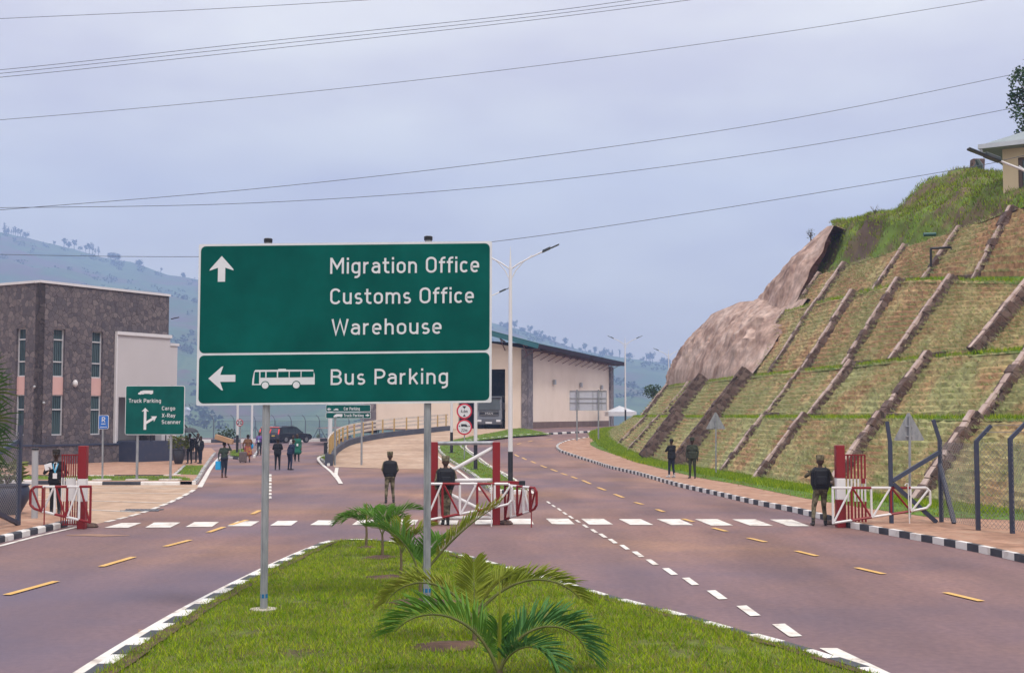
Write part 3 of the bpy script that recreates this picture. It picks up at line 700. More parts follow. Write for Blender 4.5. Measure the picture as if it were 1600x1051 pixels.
# ---------------------------------------------------------------- lettering: even-stroke road-sign letters drawn as ribbons
def arc(cx, cy, rx, ry, a0, a1, n=7): return [(cx+rx*math.cos(rad(a0+(a1-a0)*i/n)), cy+ry*math.sin(rad(a0+(a1-a0)*i/n))) for i in range(n+1)]
def bowl(x0, x1, y0, y1, r): 
    w = (x1-x0)/2; r = min(r, w, (y1-y0)/2)
    return arc(x1-r, y1-r, r, r, 0, 90)+arc(x0+r, y1-r, r, r, 90, 180)+arc(x0+r, y0+r, r, r, 180, 270)+arc(x1-r, y0+r, r, r, 270, 360)+[(x1, y1-r)]
lo, hi, xh, st = .065, .935, .655, .13
GLY = {
 'M': (.84, [[(.1,0),(.1,1)],[(.11,.96),(.42,.36),(.73,.96)],[(.74,0),(.74,1)]]),
 'i': (.2, [[(.1,0),(.1,.72)],[(.1,.85),(.1,1)]]),
 'g': (.56, [bowl(.09,.46,lo,xh,.2),[(.46,.72),(.46,-.02)]+arc(.27,-.03,.19,.19,0,-110,8)]),
 'r': (.4, [[(.1,0),(.1,.72)],[(.1,.42)]+arc(.3,.44,.2,.215,180,80,6)]),
 'a': (.54, [[(.1,.56)]+arc(.27,.48,.18,.175,150,0,7)+[(.45,0)],[(.45,.42),(.26,.42)]+arc(.26,.24,.175,.175,90,270,8)+[(.32,lo),(.45,.17)]]),
 't': (.42, [[(.17,.95),(.17,.24)]+arc(.33,.225,.16,.16,180,270,5)+[(.4,lo)],[(.02,.655),(.38,.655)]]),
 'o': (.56, [bowl(.09,.47,lo,xh,.2)]),
 'n': (.56, [[(.1,0),(.1,.72)],[(.1,.45)]+arc(.28,.46,.18,.195,180,0,9)+[(.46,0)]]),
 'h': (.56, [[(.1,0),(.1,1)],[(.1,.45)]+arc(.28,.46,.18,.195,180,0,9)+[(.46,0)]]),
 'm': (.88, [[(.1,0),(.1,.72)],[(.1,.47)]+arc(.27,.48,.17,.175,180,0,8)+[(.44,0)],[(.44,.47)]+arc(.61,.48,.17,.175,180,0,8)+[(.78,0)]]),
 'u': (.56, [[(.46,.72),(.46,0)],[(.46,.27)]+arc(.28,.26,.18,.195,0,-180,9)+[(.1,.72)]]),
 'f': (.36, [[(.15,0),(.15,.76)]+arc(.31,.775,.16,.16,180,90,5)+[(.37,.935)],[(.01,.655),(.35,.655)]]),
 'c': (.5, [arc(.27,.46,.18,.195,35,180,7)+arc(.27,.26,.18,.195,180,325,7)]),
 'e': (.56, [[(.1,.36),(.46,.36),(.46,.46)]+arc(.28,.46,.18,.195,0,180,9)+arc(.28,.26,.18,.195,180,320,7)]),
 's': (.48, [arc(.25,.5,.15,.155,40,250,9)+arc(.24,.21,.17,.15,75,-140,9)]),
 'O': (.68, [bowl(.1,.58,lo,hi,.24)]),
 'C': (.62, [arc(.33,.70,.23,.235,20,180,8)+arc(.33,.30,.23,.235,180,340,8)]),
 'W': (.9, [[(.06,1),(.24,.05),(.45,.93),(.66,.05),(.84,1)]]),
 'B': (.64, [[(.1,0),(.1,1)],[(.1,.935),(.34,.935)]+arc(.34,.73,.2,.2,90,-90,8)+[(.1,.53)],[(.34,.53)]+arc(.34,.297,.23,.232,90,-90,8)+[(.1,lo)]]),
 'P': (.6, [[(.1,0),(.1,1)],[(.1,.935),(.32,.935)]+arc(.32,.69,.23,.245,90,-90,9)+[(.1,.445)]]),
 'R': (.64, [[(.1,0),(.1,1)],[(.1,.935),(.33,.935)]+arc(.33,.69,.22,.245,90,-90,9)+[(.1,.445)],[(.32,.44),(.55,0)]]),
 'k': (.54, [[(.1,0),(.1,1)],[(.46,.72),(.12,.3)],[(.24,.43),(.48,0)]]),
 'K': (.6, [[(.1,0),(.1,1)],[(.52,1),(.12,.4)],[(.26,.58),(.55,0)]]),
 'T': (.56, [[(.28,0),(.28,.93)],[(.02,.935),(.54,.935)]]),
 'X': (.6, [[(.06,0),(.54,1)],[(.06,1),(.54,0)]]),
 '-': (.4, [[(.06,.4),(.34,.4)]]),
 'y': (.5, [[(.05,.72),(.26,.08)],[(.46,.72),(.22,-.08)]+arc(.1,-.08,.1,.1,-20,-90,3)]),
 'S': (.6, [arc(.30,.72,.2,.215,30,250,10)+arc(.29,.30,.22,.235,75,-150,11)]),
 'A': (.66, [[(.05,0),(.33,.97),(.61,0)],[(.16,.28),(.5,.28)]]),
 'N': (.68, [[(.1,0),(.1,1)],[(.1,.95),(.58,.05)],[(.58,0),(.58,1)]]),
 '2': (.56, [arc(.28,.71,.18,.225,160,-20,9)+[(.09,.1)],[(.06,lo),(.5,lo)]]),
 '0': (.58, [bowl(.09,.49,lo,hi,.2)]),
 '4': (.58, [[(.33,1),(.08,.28),(.53,.28)],[(.42,.55),(.42,0)]]),
 '6': (.56, [bowl(.09,.47,lo,.56,.2),[(.1,.3),(.12,.5),(.36,1)]]),
 '.': (.2, [[(.1,0),(.1,.14)]]),
 ' ': (.26, []),
}
def ribbon(B, pts, st, fr, th=.004):
    ps = [Vector(p) for p in pts]
    ps = [p for i, p in enumerate(ps) if i == 0 or (p-ps[i-1]).length > 1e-4]
    closed = (ps[0]-ps[-1]).length < 1e-3
    n = len(ps); l = []; r = []
    for i, p in enumerate(ps):
        a = ps[i-1] if i else (ps[-2] if closed else None); b = ps[i+1] if i < n-1 else (ps[1] if closed else None)
        d0 = (p-a).normalized() if a is not None else None; d1 = (b-p).normalized() if b is not None else None
        d0 = d0 or d1; d1 = d1 or d0
        t = (d0+d1); t = t.normalized() if t.length > 1e-6 else d0
        nn = Vector((-t.y, t.x)); c = max(.45, nn.dot(Vector((-d0.y, d0.x))))
        l.append(p+nn*st/2/c); r.append(p-nn*st/2/c)
    for i in range(n-1):
        q = [l[i], r[i], r[i+1], l[i+1]]
        a = [fr(v.x, v.y, 0) for v in q]; B.add(a, [(0, 1, 2, 3)])
def text(B, s, x, y, cap, width, fr, stroke=st, sp=.075):
    tot = sum(GLY[c][0] for c in s)+sp*(len(s)-1)
    sx = width/tot if width else cap; cx = x; lv = 0
    for ch in s:
        w, paths = GLY[ch]
        for p in paths:
            lv = (lv+1) % 4; ribbon(B, [(cx+a*sx, y+b*cap) for a, b in p], stroke*cap, fr_k(fr, lv*.0006))
        cx += (w+sp)*sx
def rrect(x0, y0, x1, y1, r, n=5):
    return arc(x1-r, y1-r, r, r, 0, 90, n)+arc(x0+r, y1-r, r, r, 90, 180, n)+arc(x0+r, y0+r, r, r, 180, 270, n)+arc(x1-r, y0+r, r, r, 270, 360, n)
# ---------------------------------------------------------------- sign materials
M_green = mat('sign_green', [(.001,.066,.060),(.0015,.081,.072),(.002,.098,.087)], .45, 1.1, 5, pos=[.35,.5,.65], spec=.05)
M_refl = mat('sign_white', [(.56,.57,.63),(.64,.65,.70)], .45, 3)
M_galv = mat('galvanised_steel', [(.20,.215,.25),(.30,.315,.35),(.36,.37,.41)], .42, 9, 6, metal=.35, pos=[.3,.5,.7], stretch=(1,1,.3))
M_blue = paint('blue_band', (.01,.13,.30)); M_dk = paint('dark_cap', (.012,.013,.02)); M_pad = mat('pad_concrete', [(.38,.33,.29),(.5,.45,.42)], .9, 4, 6)
M_navy = paint('navy_steel', (.035,.045,.085), .5); M_wht = paint('white_paint', (.66,.65,.68), .45, .1); M_red = paint('red_paint', (.21,.008,.014), .42, .05)
M_black = paint('black_paint', (.015,.017,.025), .5); M_signred = paint('sign_red', (.48,.02,.05)); M_signblue = paint('sign_blue', (.012,.12,.46)); M_grey = paint('grey_paint', (.33,.34,.38))
def frame(o, ax, az):
    """local (x right, y up, k out towards the viewer) -> world"""
    o, ax, az = Vector(o), Vector(ax).normalized(), Vector(az).normalized(); nn = ax.cross(az)
    return lambda x, y, k=0: o+ax*x+az*y+nn*k
def plate(B, poly, fr, k0, k1, mi=0):
    n = len(poly); vs = [fr(p[0], p[1], k0) for p in poly]+[fr(p[0], p[1], k1) for p in poly]
    B.add(vs, [tuple(range(n))[::-1], tuple(range(n, 2*n))]+[(i, (i+1) % n, (i+1) % n+n, i+n) for i in range(n)], mi)
def fr_k(fr, k): return lambda x, y, q=0: fr(x, y, q+k)
def arrow_up(x, yb, yt, hw, sw, hb): return [(x-sw, yb), (x+sw, yb), (x+sw, hb+(.35*(hw-sw))), (x+hw, hb), (x+hw*.96, hb+.14*hw), (x, yt), (x-hw*.96, hb+.14*hw), (x-hw, hb), (x-sw, hb+.35*(hw-sw))]
# ---- the big direction sign
def big_sign():
    Y = 18.0; u = Y/2000*1.003
    o = P(306.5, 633.5, Y); ax = (P(768, 628.6, Y)-o); az = (P(304.8, 381, Y)-o)
    fr = frame(o, ax, (0.002, 0, 1)); Wd = ax.length; Hh = 252.5*u
    root = thing('direction_sign', (o.x+Wd/2, Y, .1), 'large green sign on two steel posts on the grass island, listing offices and bus parking', 'road sign')
    m = MB(); plate(m, rrect(0, 0, Wd, Hh, .02, 2), fr, -.03, 0); m.build('backing_panel', M_refl, root)
    g = MB()
    b1, b2 = 81.5*u, 78.0*u; e = 3.4*u
    plate(g, rrect(e, b1, Wd-e, Hh-e, .07), fr, 0, .003)
    f1 = g.build('green_panel', M_green, root)
    g = MB(); plate(g, rrect(e, e, Wd-e, b2, .07), fr, 0, .003); f2 = g.build('green_panel', M_green, root)
    fl = fr_k(fr, .006); X = lambda px: (px-306)*u
    t = MB()
    text(t, 'Migration Office', X(511.2), 203.6*u, 25.2*u, 235.5*u, fl)
    text(t, 'Customs Office', X(511.6), 155.7*u, 25*u, 227*u, fl)
    text(t, 'Warehouse', X(515), 107.8*u, 24.8*u, 173.5*u, fl)
    t.build('lettering', M_refl, f1)
    t = MB(); text(t, 'Bus Parking', X(513.5), 29.8*u, 24.5*u, 185.5*u, fl); t.build('lettering', M_refl, f2)
    a = MB(); plate(a, arrow_up(X(342.3), 193*u, 233.5*u, 18.8*u, 5.7*u, 210.5*u), fr, .003, .006); a.build('arrow', M_refl, f1)
    a = MB(); yc = 42*u
    pts = arrow_up(0, -42*u, 0, 18.8*u, 5.4*u, -23*u)
    plate(a, [(X(324.4)-q[1], yc+q[0]) for q in pts], fr, .003, .006); a.build('arrow', M_refl, f2)
    b = MB(); bx = lambda q: X(392.5+q)
    plate(b, [(bx(0),31*u),(bx(.6),40*u),(bx(3),52*u),(bx(5),54.5*u),(bx(40),54.5*u),(bx(41),55.8*u),(bx(52),55.8*u),(bx(53),54.5*u),(bx(95),54*u),(bx(97.4),46*u),(bx(97.6),31*u)], fr, .003, .006)
    bus = b.build('bus_symbol', M_refl, f2)
    w = MB()
    for x0, x1, y0 in [(3,11,33),(13,20.5,42.5),(22.5,38.5,42.5),(40.5,57,42.5),(58.5,75.5,42.5),(77,95.6,42.5)]:
        plate(w, [(bx(x0), y0*u), (bx(x1), y0*u), (bx(x1+(0 if x1 < 90 else .3)), (51.5)*u), (bx(x0+(1 if x0 < 5 else 0)), 51.5*u)], fr, .006, .008)
    for cx in (20.5, 69): plate(w, [(bx(cx)+6.6*u*math.cos(k*.314), 30.5*u+6.6*u*math.sin(k*.314)) for k in range(20)], fr, .006, .008)
    w.build('window_cutouts', M_green, bus)
    for cx in (20.5, 69): w = MB(); plate(w, [(bx(cx)+5.2*u*math.cos(k*.314), 30.5*u+5.2*u*math.sin(k*.314)) for k in range(20)], fr, .008, .010); w.build('wheel', M_refl, bus)
    for px, pyb in ((414, 961), (667.5, 949)):
        x = P(px, 800, Y+.09).x; zb = isl_z(x, Y+.09)
        zt = P(px, 375.5 if px < 500 else 372, Y).z
        p = MB(); r_ = .052
        p.tube([(x, Y+.09, zb-.1), (x, Y+.09, zt)], r_, 14)
        for dx in (-.030, .022): p.box((x+dx, Y+.09-.05, (zb+zt)/2), (.012, .012, zt-zb-.1))
        po = p.build('post', M_galv, root, smooth=True)
        c = MB(); c.lathe([(.06,-.02),(.062,.03),(.05,.04)], (x, Y+.09, zt)); c.build('post_cap', M_dk, po, smooth=True)
        c = MB(); c.lathe([(.054,0),(.054,.055)], (x, Y+.09, zb+.17)); c.build('blue_band', M_blue, po)
        c = MB(); c.lathe([(.20,-.1),(.20,.02),(.17,.025)], (x, Y+.09, zb), 9); c.build('footing', M_pad, root)
    for i in range(3): 
        m = MB(); m.box((o.x+Wd/2, Y+.05, o.z+.3+i*.85), (Wd*.9, .035, .06)); m.build('cross_rail', M_galv, root)
big_sign()
def posts(root, pts, r, m=M_galv):
    for a, b in pts: q = MB(); q.tube([a, b], r, 10); q.build('post', m, root, smooth=True)
TRUCK = [(0,.1),(.03,.45),(.12,.55),(.16,.85),(.3,.9),(.3,1),(1,1),(1,.2),(.93,.2),(.9,.05),(.8,.05),(.77,.2),(.42,.2),(.38,.05),(.28,.05),(.25,.15),(.2,.0),(.1,.0)]
def truck_sign():
    Yg = G(214, 750, H0, .13).y; u = Yg/2000
    o = P(195, 679, Yg); fr = frame(o, (1, 0, 0), (0, 0, 1)); Wd, Hh = 92.5*u, 76.5*u
    root = thing('direction_sign', (o.x+Wd/2, Yg, .13), 'square green sign for truck parking and cargo scanner, on the verge before the stone building', 'road sign')
    m = MB(); plate(m, rrect(0, 0, Wd, Hh, .1), fr, -.04, 0); m.build('backing_panel', M_refl, root)
    m = MB(); plate(m, rrect(.9*u, .9*u, Wd-.9*u, Hh-.9*u, .07), fr, 0, .006); pn = m.build('green_panel', M_green, root)
    fl = fr_k(fr, .012); X = lambda q: (q-195)*u; Z = lambda q: (679-q)*u
    t = MB()
    text(t, 'Truck Parking', X(200.3), Z(629), 6.2*u, 50.5*u, fl, .15)
    text(t, 'Cargo', X(252), Z(640.6), 6*u, 21*u, fl, .15); text(t, 'X-Ray', X(252.3), Z(651.8), 6*u, 21*u, fl, .15); text(t, 'Scanner', X(252), Z(662), 6*u, 30*u, fl, .15)
    t.build('lettering', M_refl, pn)
    a = MB(); plate(a, arrow_up(X(226.2), Z(671), Z(637), 5.3*u, 2*u, Z(643)), fr, .006, .012)
    d = Vector((.86, .52)); nn = Vector((-d.y, d.x)); c0 = Vector((X(227.5), Z(660.5)))
    loc = [(-1.9, 0), (-1.9, 13), (-5, 11.5), (0, 20), (5, 11.5), (1.9, 13), (1.9, 0)]
    plate(a, [tuple(c0-nn*p[0]*u+d*p[1]*u) for p in loc], fr, .0065, .0125); a.build('arrow', M_refl, pn)
    s = MB(); plate(s, [(X(214.5)+p[0]*23.5*u, Z(616.3)+p[1]*6.3*u) for p in TRUCK], fr, .006, .012); s.build('truck_symbol', M_refl, pn)
    posts(root, [((P(q, 700, Yg+.1).x, Yg+.1, .1), (P(q, 700, Yg+.1).x, Yg+.1, P(0, 601.5, Yg).z)) for q in (214.7, 267)], .055)
    for q in (214.7, 267): c = MB(); c.lathe([(.5,-.05),(.5,.03),(.45,.05)], (P(q, 700, Yg+.1).x, Yg+.1, .13), 12); c.build('footing', M_pad, root)
truck_sign()
def far_sign():
    Yg = 74.5; u = Yg/2000; o = P(509, 653.5, Yg); fr = frame(o, (1, 0, 0), (0, 0, 1)); X = lambda q: (q-509)*u; Z = lambda q: (653.5-q)*u
    root = thing('direction_sign', (P(524, 650, Yg).x, Yg, 0), 'small green sign for car and truck parking behind the large sign, near the ramp', 'road sign')
    for y0, y1, s, w in ((653.5, 644, 'Truck Parking', 31), (643, 632, 'Car Parking', 25)):
        m = MB(); plate(m, rrect(0, Z(y0), X(579), Z(y1), .06), fr, -.03, 0); b = m.build('sign_panel', M_refl, root)
        m = MB(); plate(m, rrect(.6*u, Z(y0)+.6*u, X(579)-.6*u, Z(y1)-.6*u, .06), fr, 0, .006); g = m.build('green_face', M_green, b)
        t = MB(); text(t, s, X(537), Z(y0)+2.6*u, 4.6*u, w*u, fr_k(fr, .012), .15); t.build('lettering', M_refl, b)
        a = MB()
        if s[0] == 'T':
            plate(a, [(X(521)+p[0]*14*u, Z(651.5)+p[1]*5*u) for p in TRUCK], fr, .006, .012)
            plate(a, [(X(571)+p[0]*u, Z(648.5)+p[1]*u) for p in [(0,-.9),(3,-.9),(2,-2.6),(6.5,0),(2,2.6),(3,.9),(0,.9)]], fr, .006, .012)
        else:
            plate(a, [(X(521)+p[0]*8*u, Z(640.6)+p[1]*2.6*u) for p in [(0,.1),(0,.5),(.25,.6),(.4,1),(.75,1),(.9,.55),(1,.5),(1,.1),(.85,.1),(.8,-.1),(.7,.1),(.3,.1),(.2,-.1),(.12,.1)]], fr, .006, .012)
            plate(a, [(X(517)-p[0]*u, Z(639)+p[1]*u) for p in [(0,-.9),(3,-.9),(2,-2.6),(6.5,0),(2,2.6),(3,.9),(0,.9)]], fr, .006, .012)
        a.build('symbol', M_refl, b)
    posts(root, [((P(q, 700, Yg+.1).x, Yg+.1, 0), (P(q, 700, Yg+.1).x, Yg+.1, P(0, 631, Yg).z)) for q in (523.5, 565)], .06)
far_sign()
def disc_post(px, pyb, discs, label, H=H0, zoff=0.13):
    g = G(px, pyb, H, zoff); u = g.y/2000
    root = thing('traffic_sign', g, label, 'traffic sign')
    top = min(d[1]-d[2] for d in discs)
    posts(root, [(g+Vector((0, .08, -.1)), Vector((g.x, g.y+.08, P(px, top, g.y).z)))], .035)
    for cx, cy, rr, kind in discs:
        c = P(cx, cy, g.y); fr = frame(c, (1, 0, 0), (0, 0, 1)); cir = lambda r: [(r*u*math.cos(k*.2244), r*u*math.sin(k*.2244)) for k in range(28)]
        m = MB(); plate(m, cir(rr), fr, -.03, 0); d = m.build('sign_disc', M_signred, root)
        m = MB(); plate(m, cir(rr*.8), fr, 0, .006); m.build('white_face', M_refl, d)
        t = MB(); fl = fr_k(fr, .012)
        if kind == '20': text(t, '20', -4*u*rr/5.5, -2.6*u*rr/5.5, 5.4*u*rr/5.5, 8*u*rr/5.5, fl, .2)
        if kind == 'h':
            text(t, '4.6m', -5.2*u, -2.6*u, 5*u, 10.4*u, fl, .15)
            plate(t, [(-3.2*u, 7.8*u), (3.2*u, 7.8*u), (0, 3.4*u)], fr, .006, .012); plate(t, [(-2.4*u, -8.2*u), (2.4*u, -8.2*u), (0, -4.8*u)], fr, .006, .012)
        if kind == 'l':
            text(t, '22m', -4.8*u, -7*u, 4.8*u, 9.6*u, fl, .15)
            plate(t, [(5.5*u-q[0]*10.5*u, .2*u+q[1]*4.6*u) for q in TRUCK], fr, .006, .012)
            for sg in (-1, 1): plate(t, [(sg*9*u, 1.6*u), (sg*6.6*u, 3*u), (sg*6.6*u, .2*u)], fr, .006, .012)
        t.build('marking', M_dk, d)
disc_post(725.5, 717, [(725.5, 642, 12.2, 'h'), (725.5, 667, 12.2, 'l')], 'two round red rimmed limit signs on one post on the median grass', Hr)
disc_post(374.6, 709, [(374.6, 660, 5.6, '20')], 'round 20 speed limit sign beside the far white pole')
def r_sign():
    g = G(159, 750, H0, .13); u = g.y/2000; fr = frame(P(153.8, 670, g.y), (1, 0, 0), (0, 0, 1))
    root = thing('parking_sign', g, 'small blue R sign on a thin post before the stone building', 'road sign')
    posts(root, [(g+Vector((.2*0, .08, 0)), P(160, 649, g.y)+Vector((0, .08, 0)))], .04)
    m = MB(); plate(m, rrect(0, 0, 15.6*u, 21.5*u, .06), fr, -.03, 0); b = m.build('sign_panel', M_refl, root)
    m = MB(); plate(m, rrect(.6*u, .6*u, 15*u, 20.9*u, .05), fr, 0, .006); m.build('blue_face', M_signblue, b)
    t = MB(); fl = fr_k(fr, .012); text(t, 'R', 4.8*u, 11*u, 7.6*u, 6*u, fl, .15)
    plate(t, [(4.2*u, 7.6*u), (11*u, 7.6*u), (11*u, 8.6*u), (4.2*u, 8.6*u)], fr, .006, .012)
    for i in range(6): plate(t, [((2.2+i*1.9)*u, 2.6*u), ((3.5+i*1.9)*u, 2.6*u), ((3.5+i*1.9)*u, 3.7*u), ((2.2+i*1.9)*u, 3.7*u)], fr, .006, .012)
    t.build('lettering', M_refl, b)
    c = MB(); c.lathe([(.42,-.05),(.42,.03),(.38,.05)], g, 12); c.build('footing', M_pad, root)
r_sign()
def tri_sign(px, pyb, top, hw, yb, label):
    g = G(px, pyb, Hr, .13); u = g.y/2000; root = thing('warning_sign', g, label, 'traffic sign')
    fr = frame(P(px, yb, g.y), (1, 0, 0), (0, 0, 1)); h = (yb-top)*u; w = hw*u
    m = MB(); plate(m, [(-w+.02, 0), (w-.02, 0), (w, .03), (.03, h), (-.03, h), (-w, .03)], fr, -.03, -.02); m.build('sign_plate', M_galv, root)
    m = MB(); m.tube([g-Vector((0, .03, .1)), P(px, top+5, g.y)-Vector((0, .03, 0))], .035, 10); m.build('post', M_galv, root, smooth=True)
    m = MB()
    for q in (.14, .5): m.ob(fr(-.09, h*q, .045), (.18, 0, 0), (0, .055, 0), (0, 0, .03))
    m.build('bracket', M_grey, root)
tri_sign(1118.5, 742, 644, 15, 670, 'triangular warning sign seen from behind, on the verge past the two standing men')
tri_sign(1421, 809, 645, 23.5, 688, 'triangular warning sign seen from behind, between the posts of the right fence')
def board():
    g1, g2 = G(901, 690, Hr, .13), G(935, 686, Hr, .13); root = thing('sign_board', g1, 'grid framed sign board seen from behind on two thin posts, before the warehouse side wall', 'road sign')
    Y = (g1.y+g2.y)/2; fr = frame(P(890, 641, Y), (1, 0, 0), (0, 0, 1)); u = Y/2000
    m = MB(); plate(m, [(0,0),(58*u,0),(58*u,31*u),(0,31*u)], fr, -.03, -.02); m.build('board_sheet', mat('board_grey', [(.42,.43,.52),(.47,.48,.56)], .5, 2), root)
    m = MB()
    for x in (0, 14.5, 36, 50, 57.4): m.ob(fr(x*u, 0, -.02), (.6*u, 0, 0), (0, -.05, 0), (0, 0, 31*u))
    for y in (0, 12, 19, 30.4): m.ob(fr(0, y*u, -.015), (58*u, 0, 0), (0, -.05, 0), (0, 0, .6*u))
    m.build('board_frame', M_grey, root)
    posts(root, [(Vector((P(q, 700, Y).x, Y-.1, g.z-.1)), P(q, 608.5, Y)-Vector((0, .1, 0))) for q, g in ((901.5, g1), (935, g2))], .06)
board()
# ---------------------------------------------------------------- street lamps
M_lampw = paint('lamp_white', (.62,.62,.66), .4, .06); M_head = paint('lamp_head', (.03,.045,.06), .4)
def street_lamp(label, arms=2):
    r = local_thing('street_lamp', label, 'street lamp', 'twin arm street lamps along the roads')
    m = MB(); m.lathe([(.26,0),(.26,.03),(.1,.04)], (0,0,0), 12); m.build('base_plate', M_black, r)
    m = MB(); m.tube([(0,0,.03),(0,0,1.35)], [.10,.098], 14); m.build('black_sleeve', M_black, r, smooth=True)
    m = MB(); m.tube([(0,0,1.35),(0,0,5),(0,0,8.55)], [.094,.08,.06], 14); m.build('pole', M_lampw, r, smooth=True)
    m = MB(); m.tube([(0,0,8.55),(0,0,8.8),(0,0,9.35)], [.05,.035,.006], 8); m.build('spike', M_lampw, r, smooth=True)
    for sg in (-1, 1):
        pts = [(sg*x, 0, z) for x, z in ((.03,8.48),(.35,8.70),(.8,8.94),(1.3,9.17))]
        m = MB(); m.tube(pts, .028, 8)
        m.tube([(sg*x, 0, z) for x, z in ((.03,8.05),(.2,8.4),(.5,8.75),(.85,9.02))], .018, 8)
        a = m.build('arm', M_lampw, r, smooth=True)
        m = MB(); d = Vector((sg*.91, 0, .41)); b = Vector((sg*1.25, 0, 9.14))
        m.ob(b-Vector((0,.12,.03)), d*.35, (0,.24,0), (0,0,.10)); m.ob(b+d*.35-Vector((0,.10,.02)), d*.38, (0,.2,0), (0,0,.05)); m.build('lamp_head', M_head, a, bevel=.02)
    return r
lampdefs = [(797.5, 760, Hr, 'tall white street lamp at the median tip, fully seen beside the large sign'),
            (743, 733, Hr, 'white street lamp with black foot on the median grass, second nearest the barrier'),
            (705.5, 707, Hr, 'white street lamp with black foot at the upper end of the median grass'),
            (370.5, 707.5, H0, 'thick white street lamp pole by the speed limit sign')]
L0 = None
for i, (px, py, H, lb) in enumerate(lampdefs):
    o = street_lamp(lb) if i == 0 else copy_tree(L0); L0 = L0 or o
    o['label'] = lb; g = G(px, py, H, .13 if i < 3 else .1); put(o, g, 0 if i != 1 else .25)
for px, Y, z, lb in ((977, 140, 2.2, 'farther street lamp rising past the warehouse roof end'), (1045, 162, 2.0, 'farthest street lamp, behind the rock face')):
    o = copy_tree(L0); o['label'] = lb; put(o, (P(px, 600, Y).x, Y, z))
o = copy_tree(L0); o['label'] = 'street lamp arm reaching in from the right edge above the hill house'; put(o, (11.75, 27.2, .13), .0); o.scale = (1.02, 1, .895)
for ch in o.children:
    pass
def pole(px, py, label, H, r, top, base=None):
    g = G(px, py, H, .1); root = thing('white_pole', g, label, 'pole')
    m = MB(); m.tube([g, g+Vector((0,0,top))], [r, r*.7], 12); m.build('pole_shaft', M_lampw, root, smooth=True)
    if base: m = MB(); m.box(g+Vector((0,0,base/2)), (r*4.6, r*4.6, base)); m.build('pole_base', M_black, root, bevel=.05)
pole(515.5, 710, 'white pole on a black block at the tip of the ramp wall', H0, .17, 7.5, .9)
pole(393.3, 697, 'slim white flag pole left of the large sign post', H0, .11, 8)
# ---------------------------------------------------------------- red and white gates
def seg_bar(B, a, b, r, mi): B.tube([a, b], r, 8, mi)
def boom(root, fr, Ln, h0, h1, zt, pattern, name='barrier_boom'):
    """trussed boom in frame fr: top chord level at zt, bottom chord tapering from depth h0 to h1"""
    m = MB(); r = .033; n = len(pattern)
    yb = lambda x: zt-h0+(h0-h1)*x/Ln
    xs = [Ln*i/n for i in range(n+1)]
    for i in range(n):
        mi = pattern[i]; a, b = xs[i], xs[i+1]
        if i == n-1:
            seg_bar(m, fr(a, zt), fr(b-.1, zt), r, mi); seg_bar(m, fr(b-.1, zt), fr(b, zt-.1), r, mi); seg_bar(m, fr(b, zt-.1), fr(b, yb(b)+.1), r, mi); seg_bar(m, fr(b, yb(b)+.1), fr(b-.1, yb(b)), r, mi); seg_bar(m, fr(b-.1, yb(b)), fr(a, yb(a)), r, mi)
        else: seg_bar(m, fr(a, zt), fr(b, zt), r, mi); seg_bar(m, fr(a, yb(a)), fr(b, yb(b)), r, mi)
        seg_bar(m, fr(a+(.02 if i == 0 else 0), zt-.03), fr(a+(.02 if i == 0 else 0), yb(a)), r*.95, mi)
        if i % 2 == 0: seg_bar(m, fr(a+.04, yb(a)+.03, .01), fr(b-.03, zt-.03, .01), r*.8, 0 if mi == 0 else 1)
        else: seg_bar(m, fr(a+.04, zt-.03, .01), fr(b-.03, yb(b)+.03, .01), r*.8, mi)
    return m.build(name, [M_wht, M_red], root, smooth=True)
def gate_post(root, p, w, h, bands):
    m = MB()
    for z0, z1, mi in bands: m.box((p.x, p.y, p.z+(z0+z1)/2), (w, w, z1-z0), mi)
    return m.build('gate_post', [M_wht, M_red], root, bevel=.012)
def stop_stone(root, p):
    m = MB(); m.ball((p.x, p.y, p.z+.03), (.22,.16,.10), 8); return m.build('hold_stone', M_rib, root)
# right gate
def right_gate():
    g = G(1313.5, 823.5); u = g.y/2000; root = thing('entry_gate', g, 'red and white gate post with slatted panel and folded back boom, beside the right pavement', 'gate')
    gate_post(root, g, 13.5*u, 0, [(0,43*u,1),(43*u,76*u,0),(76*u,127*u,1)])
    fr = frame(P(1320, 816, g.y+.15), (1, -.10, 0), (0, 0, 1)); m = MB(); H_ = 104*u
    for i in range(7):
        x = (.5+i*5.2)*u
        for z0, z1, mi in ((0, 33*u, 1), (33*u, 68*u, 0), (68*u, H_, 1)): m.ob(fr(x-.02, z0), fr(.045, 0)-fr(0,0), fr(0,0,.03)-fr(0,0), (0,0,z1-z0), mi)
    m.ob(fr(-.3*u, H_), fr(33*u,0)-fr(0,0), fr(0,0,.05)-fr(0,0), (0,0,2*u), 1); m.ob(fr(-.3*u, -2*u), fr(33*u,0)-fr(0,0), fr(0,0,.05)-fr(0,0), (0,0,2*u), 1)
    m.ob(fr(25.5*u, 61*u, .03), fr(6*u,0)-fr(0,0), fr(0,0,.06)-fr(0,0), (0,0,8*u), 1)
    m.build('slatted_panel', [M_wht, M_red], root)
    fb = frame(P(1300.5, 815.5, g.y-.35), (1, .02, 0), (0, 0, 1))
    boom(root, fb, 152*u, 54*u, 31*u, 52.5*u, [0,1,0,1,0])
    m = MB(); m.tube([fb(117*u, 55*u, .05), fb(118.5*u, -9*u, .05)], .014, 6, 0); m.tube([fb(112*u, 56*u, .05), fb(114*u, 59*u, .05), fb(117*u, 59*u, .05), fb(117.5*u, 55*u, .05)], .014, 6, 0)
    m.build('drop_rod', M_wht, root); stop_stone(root, G(1302, 819)); 
right_gate()
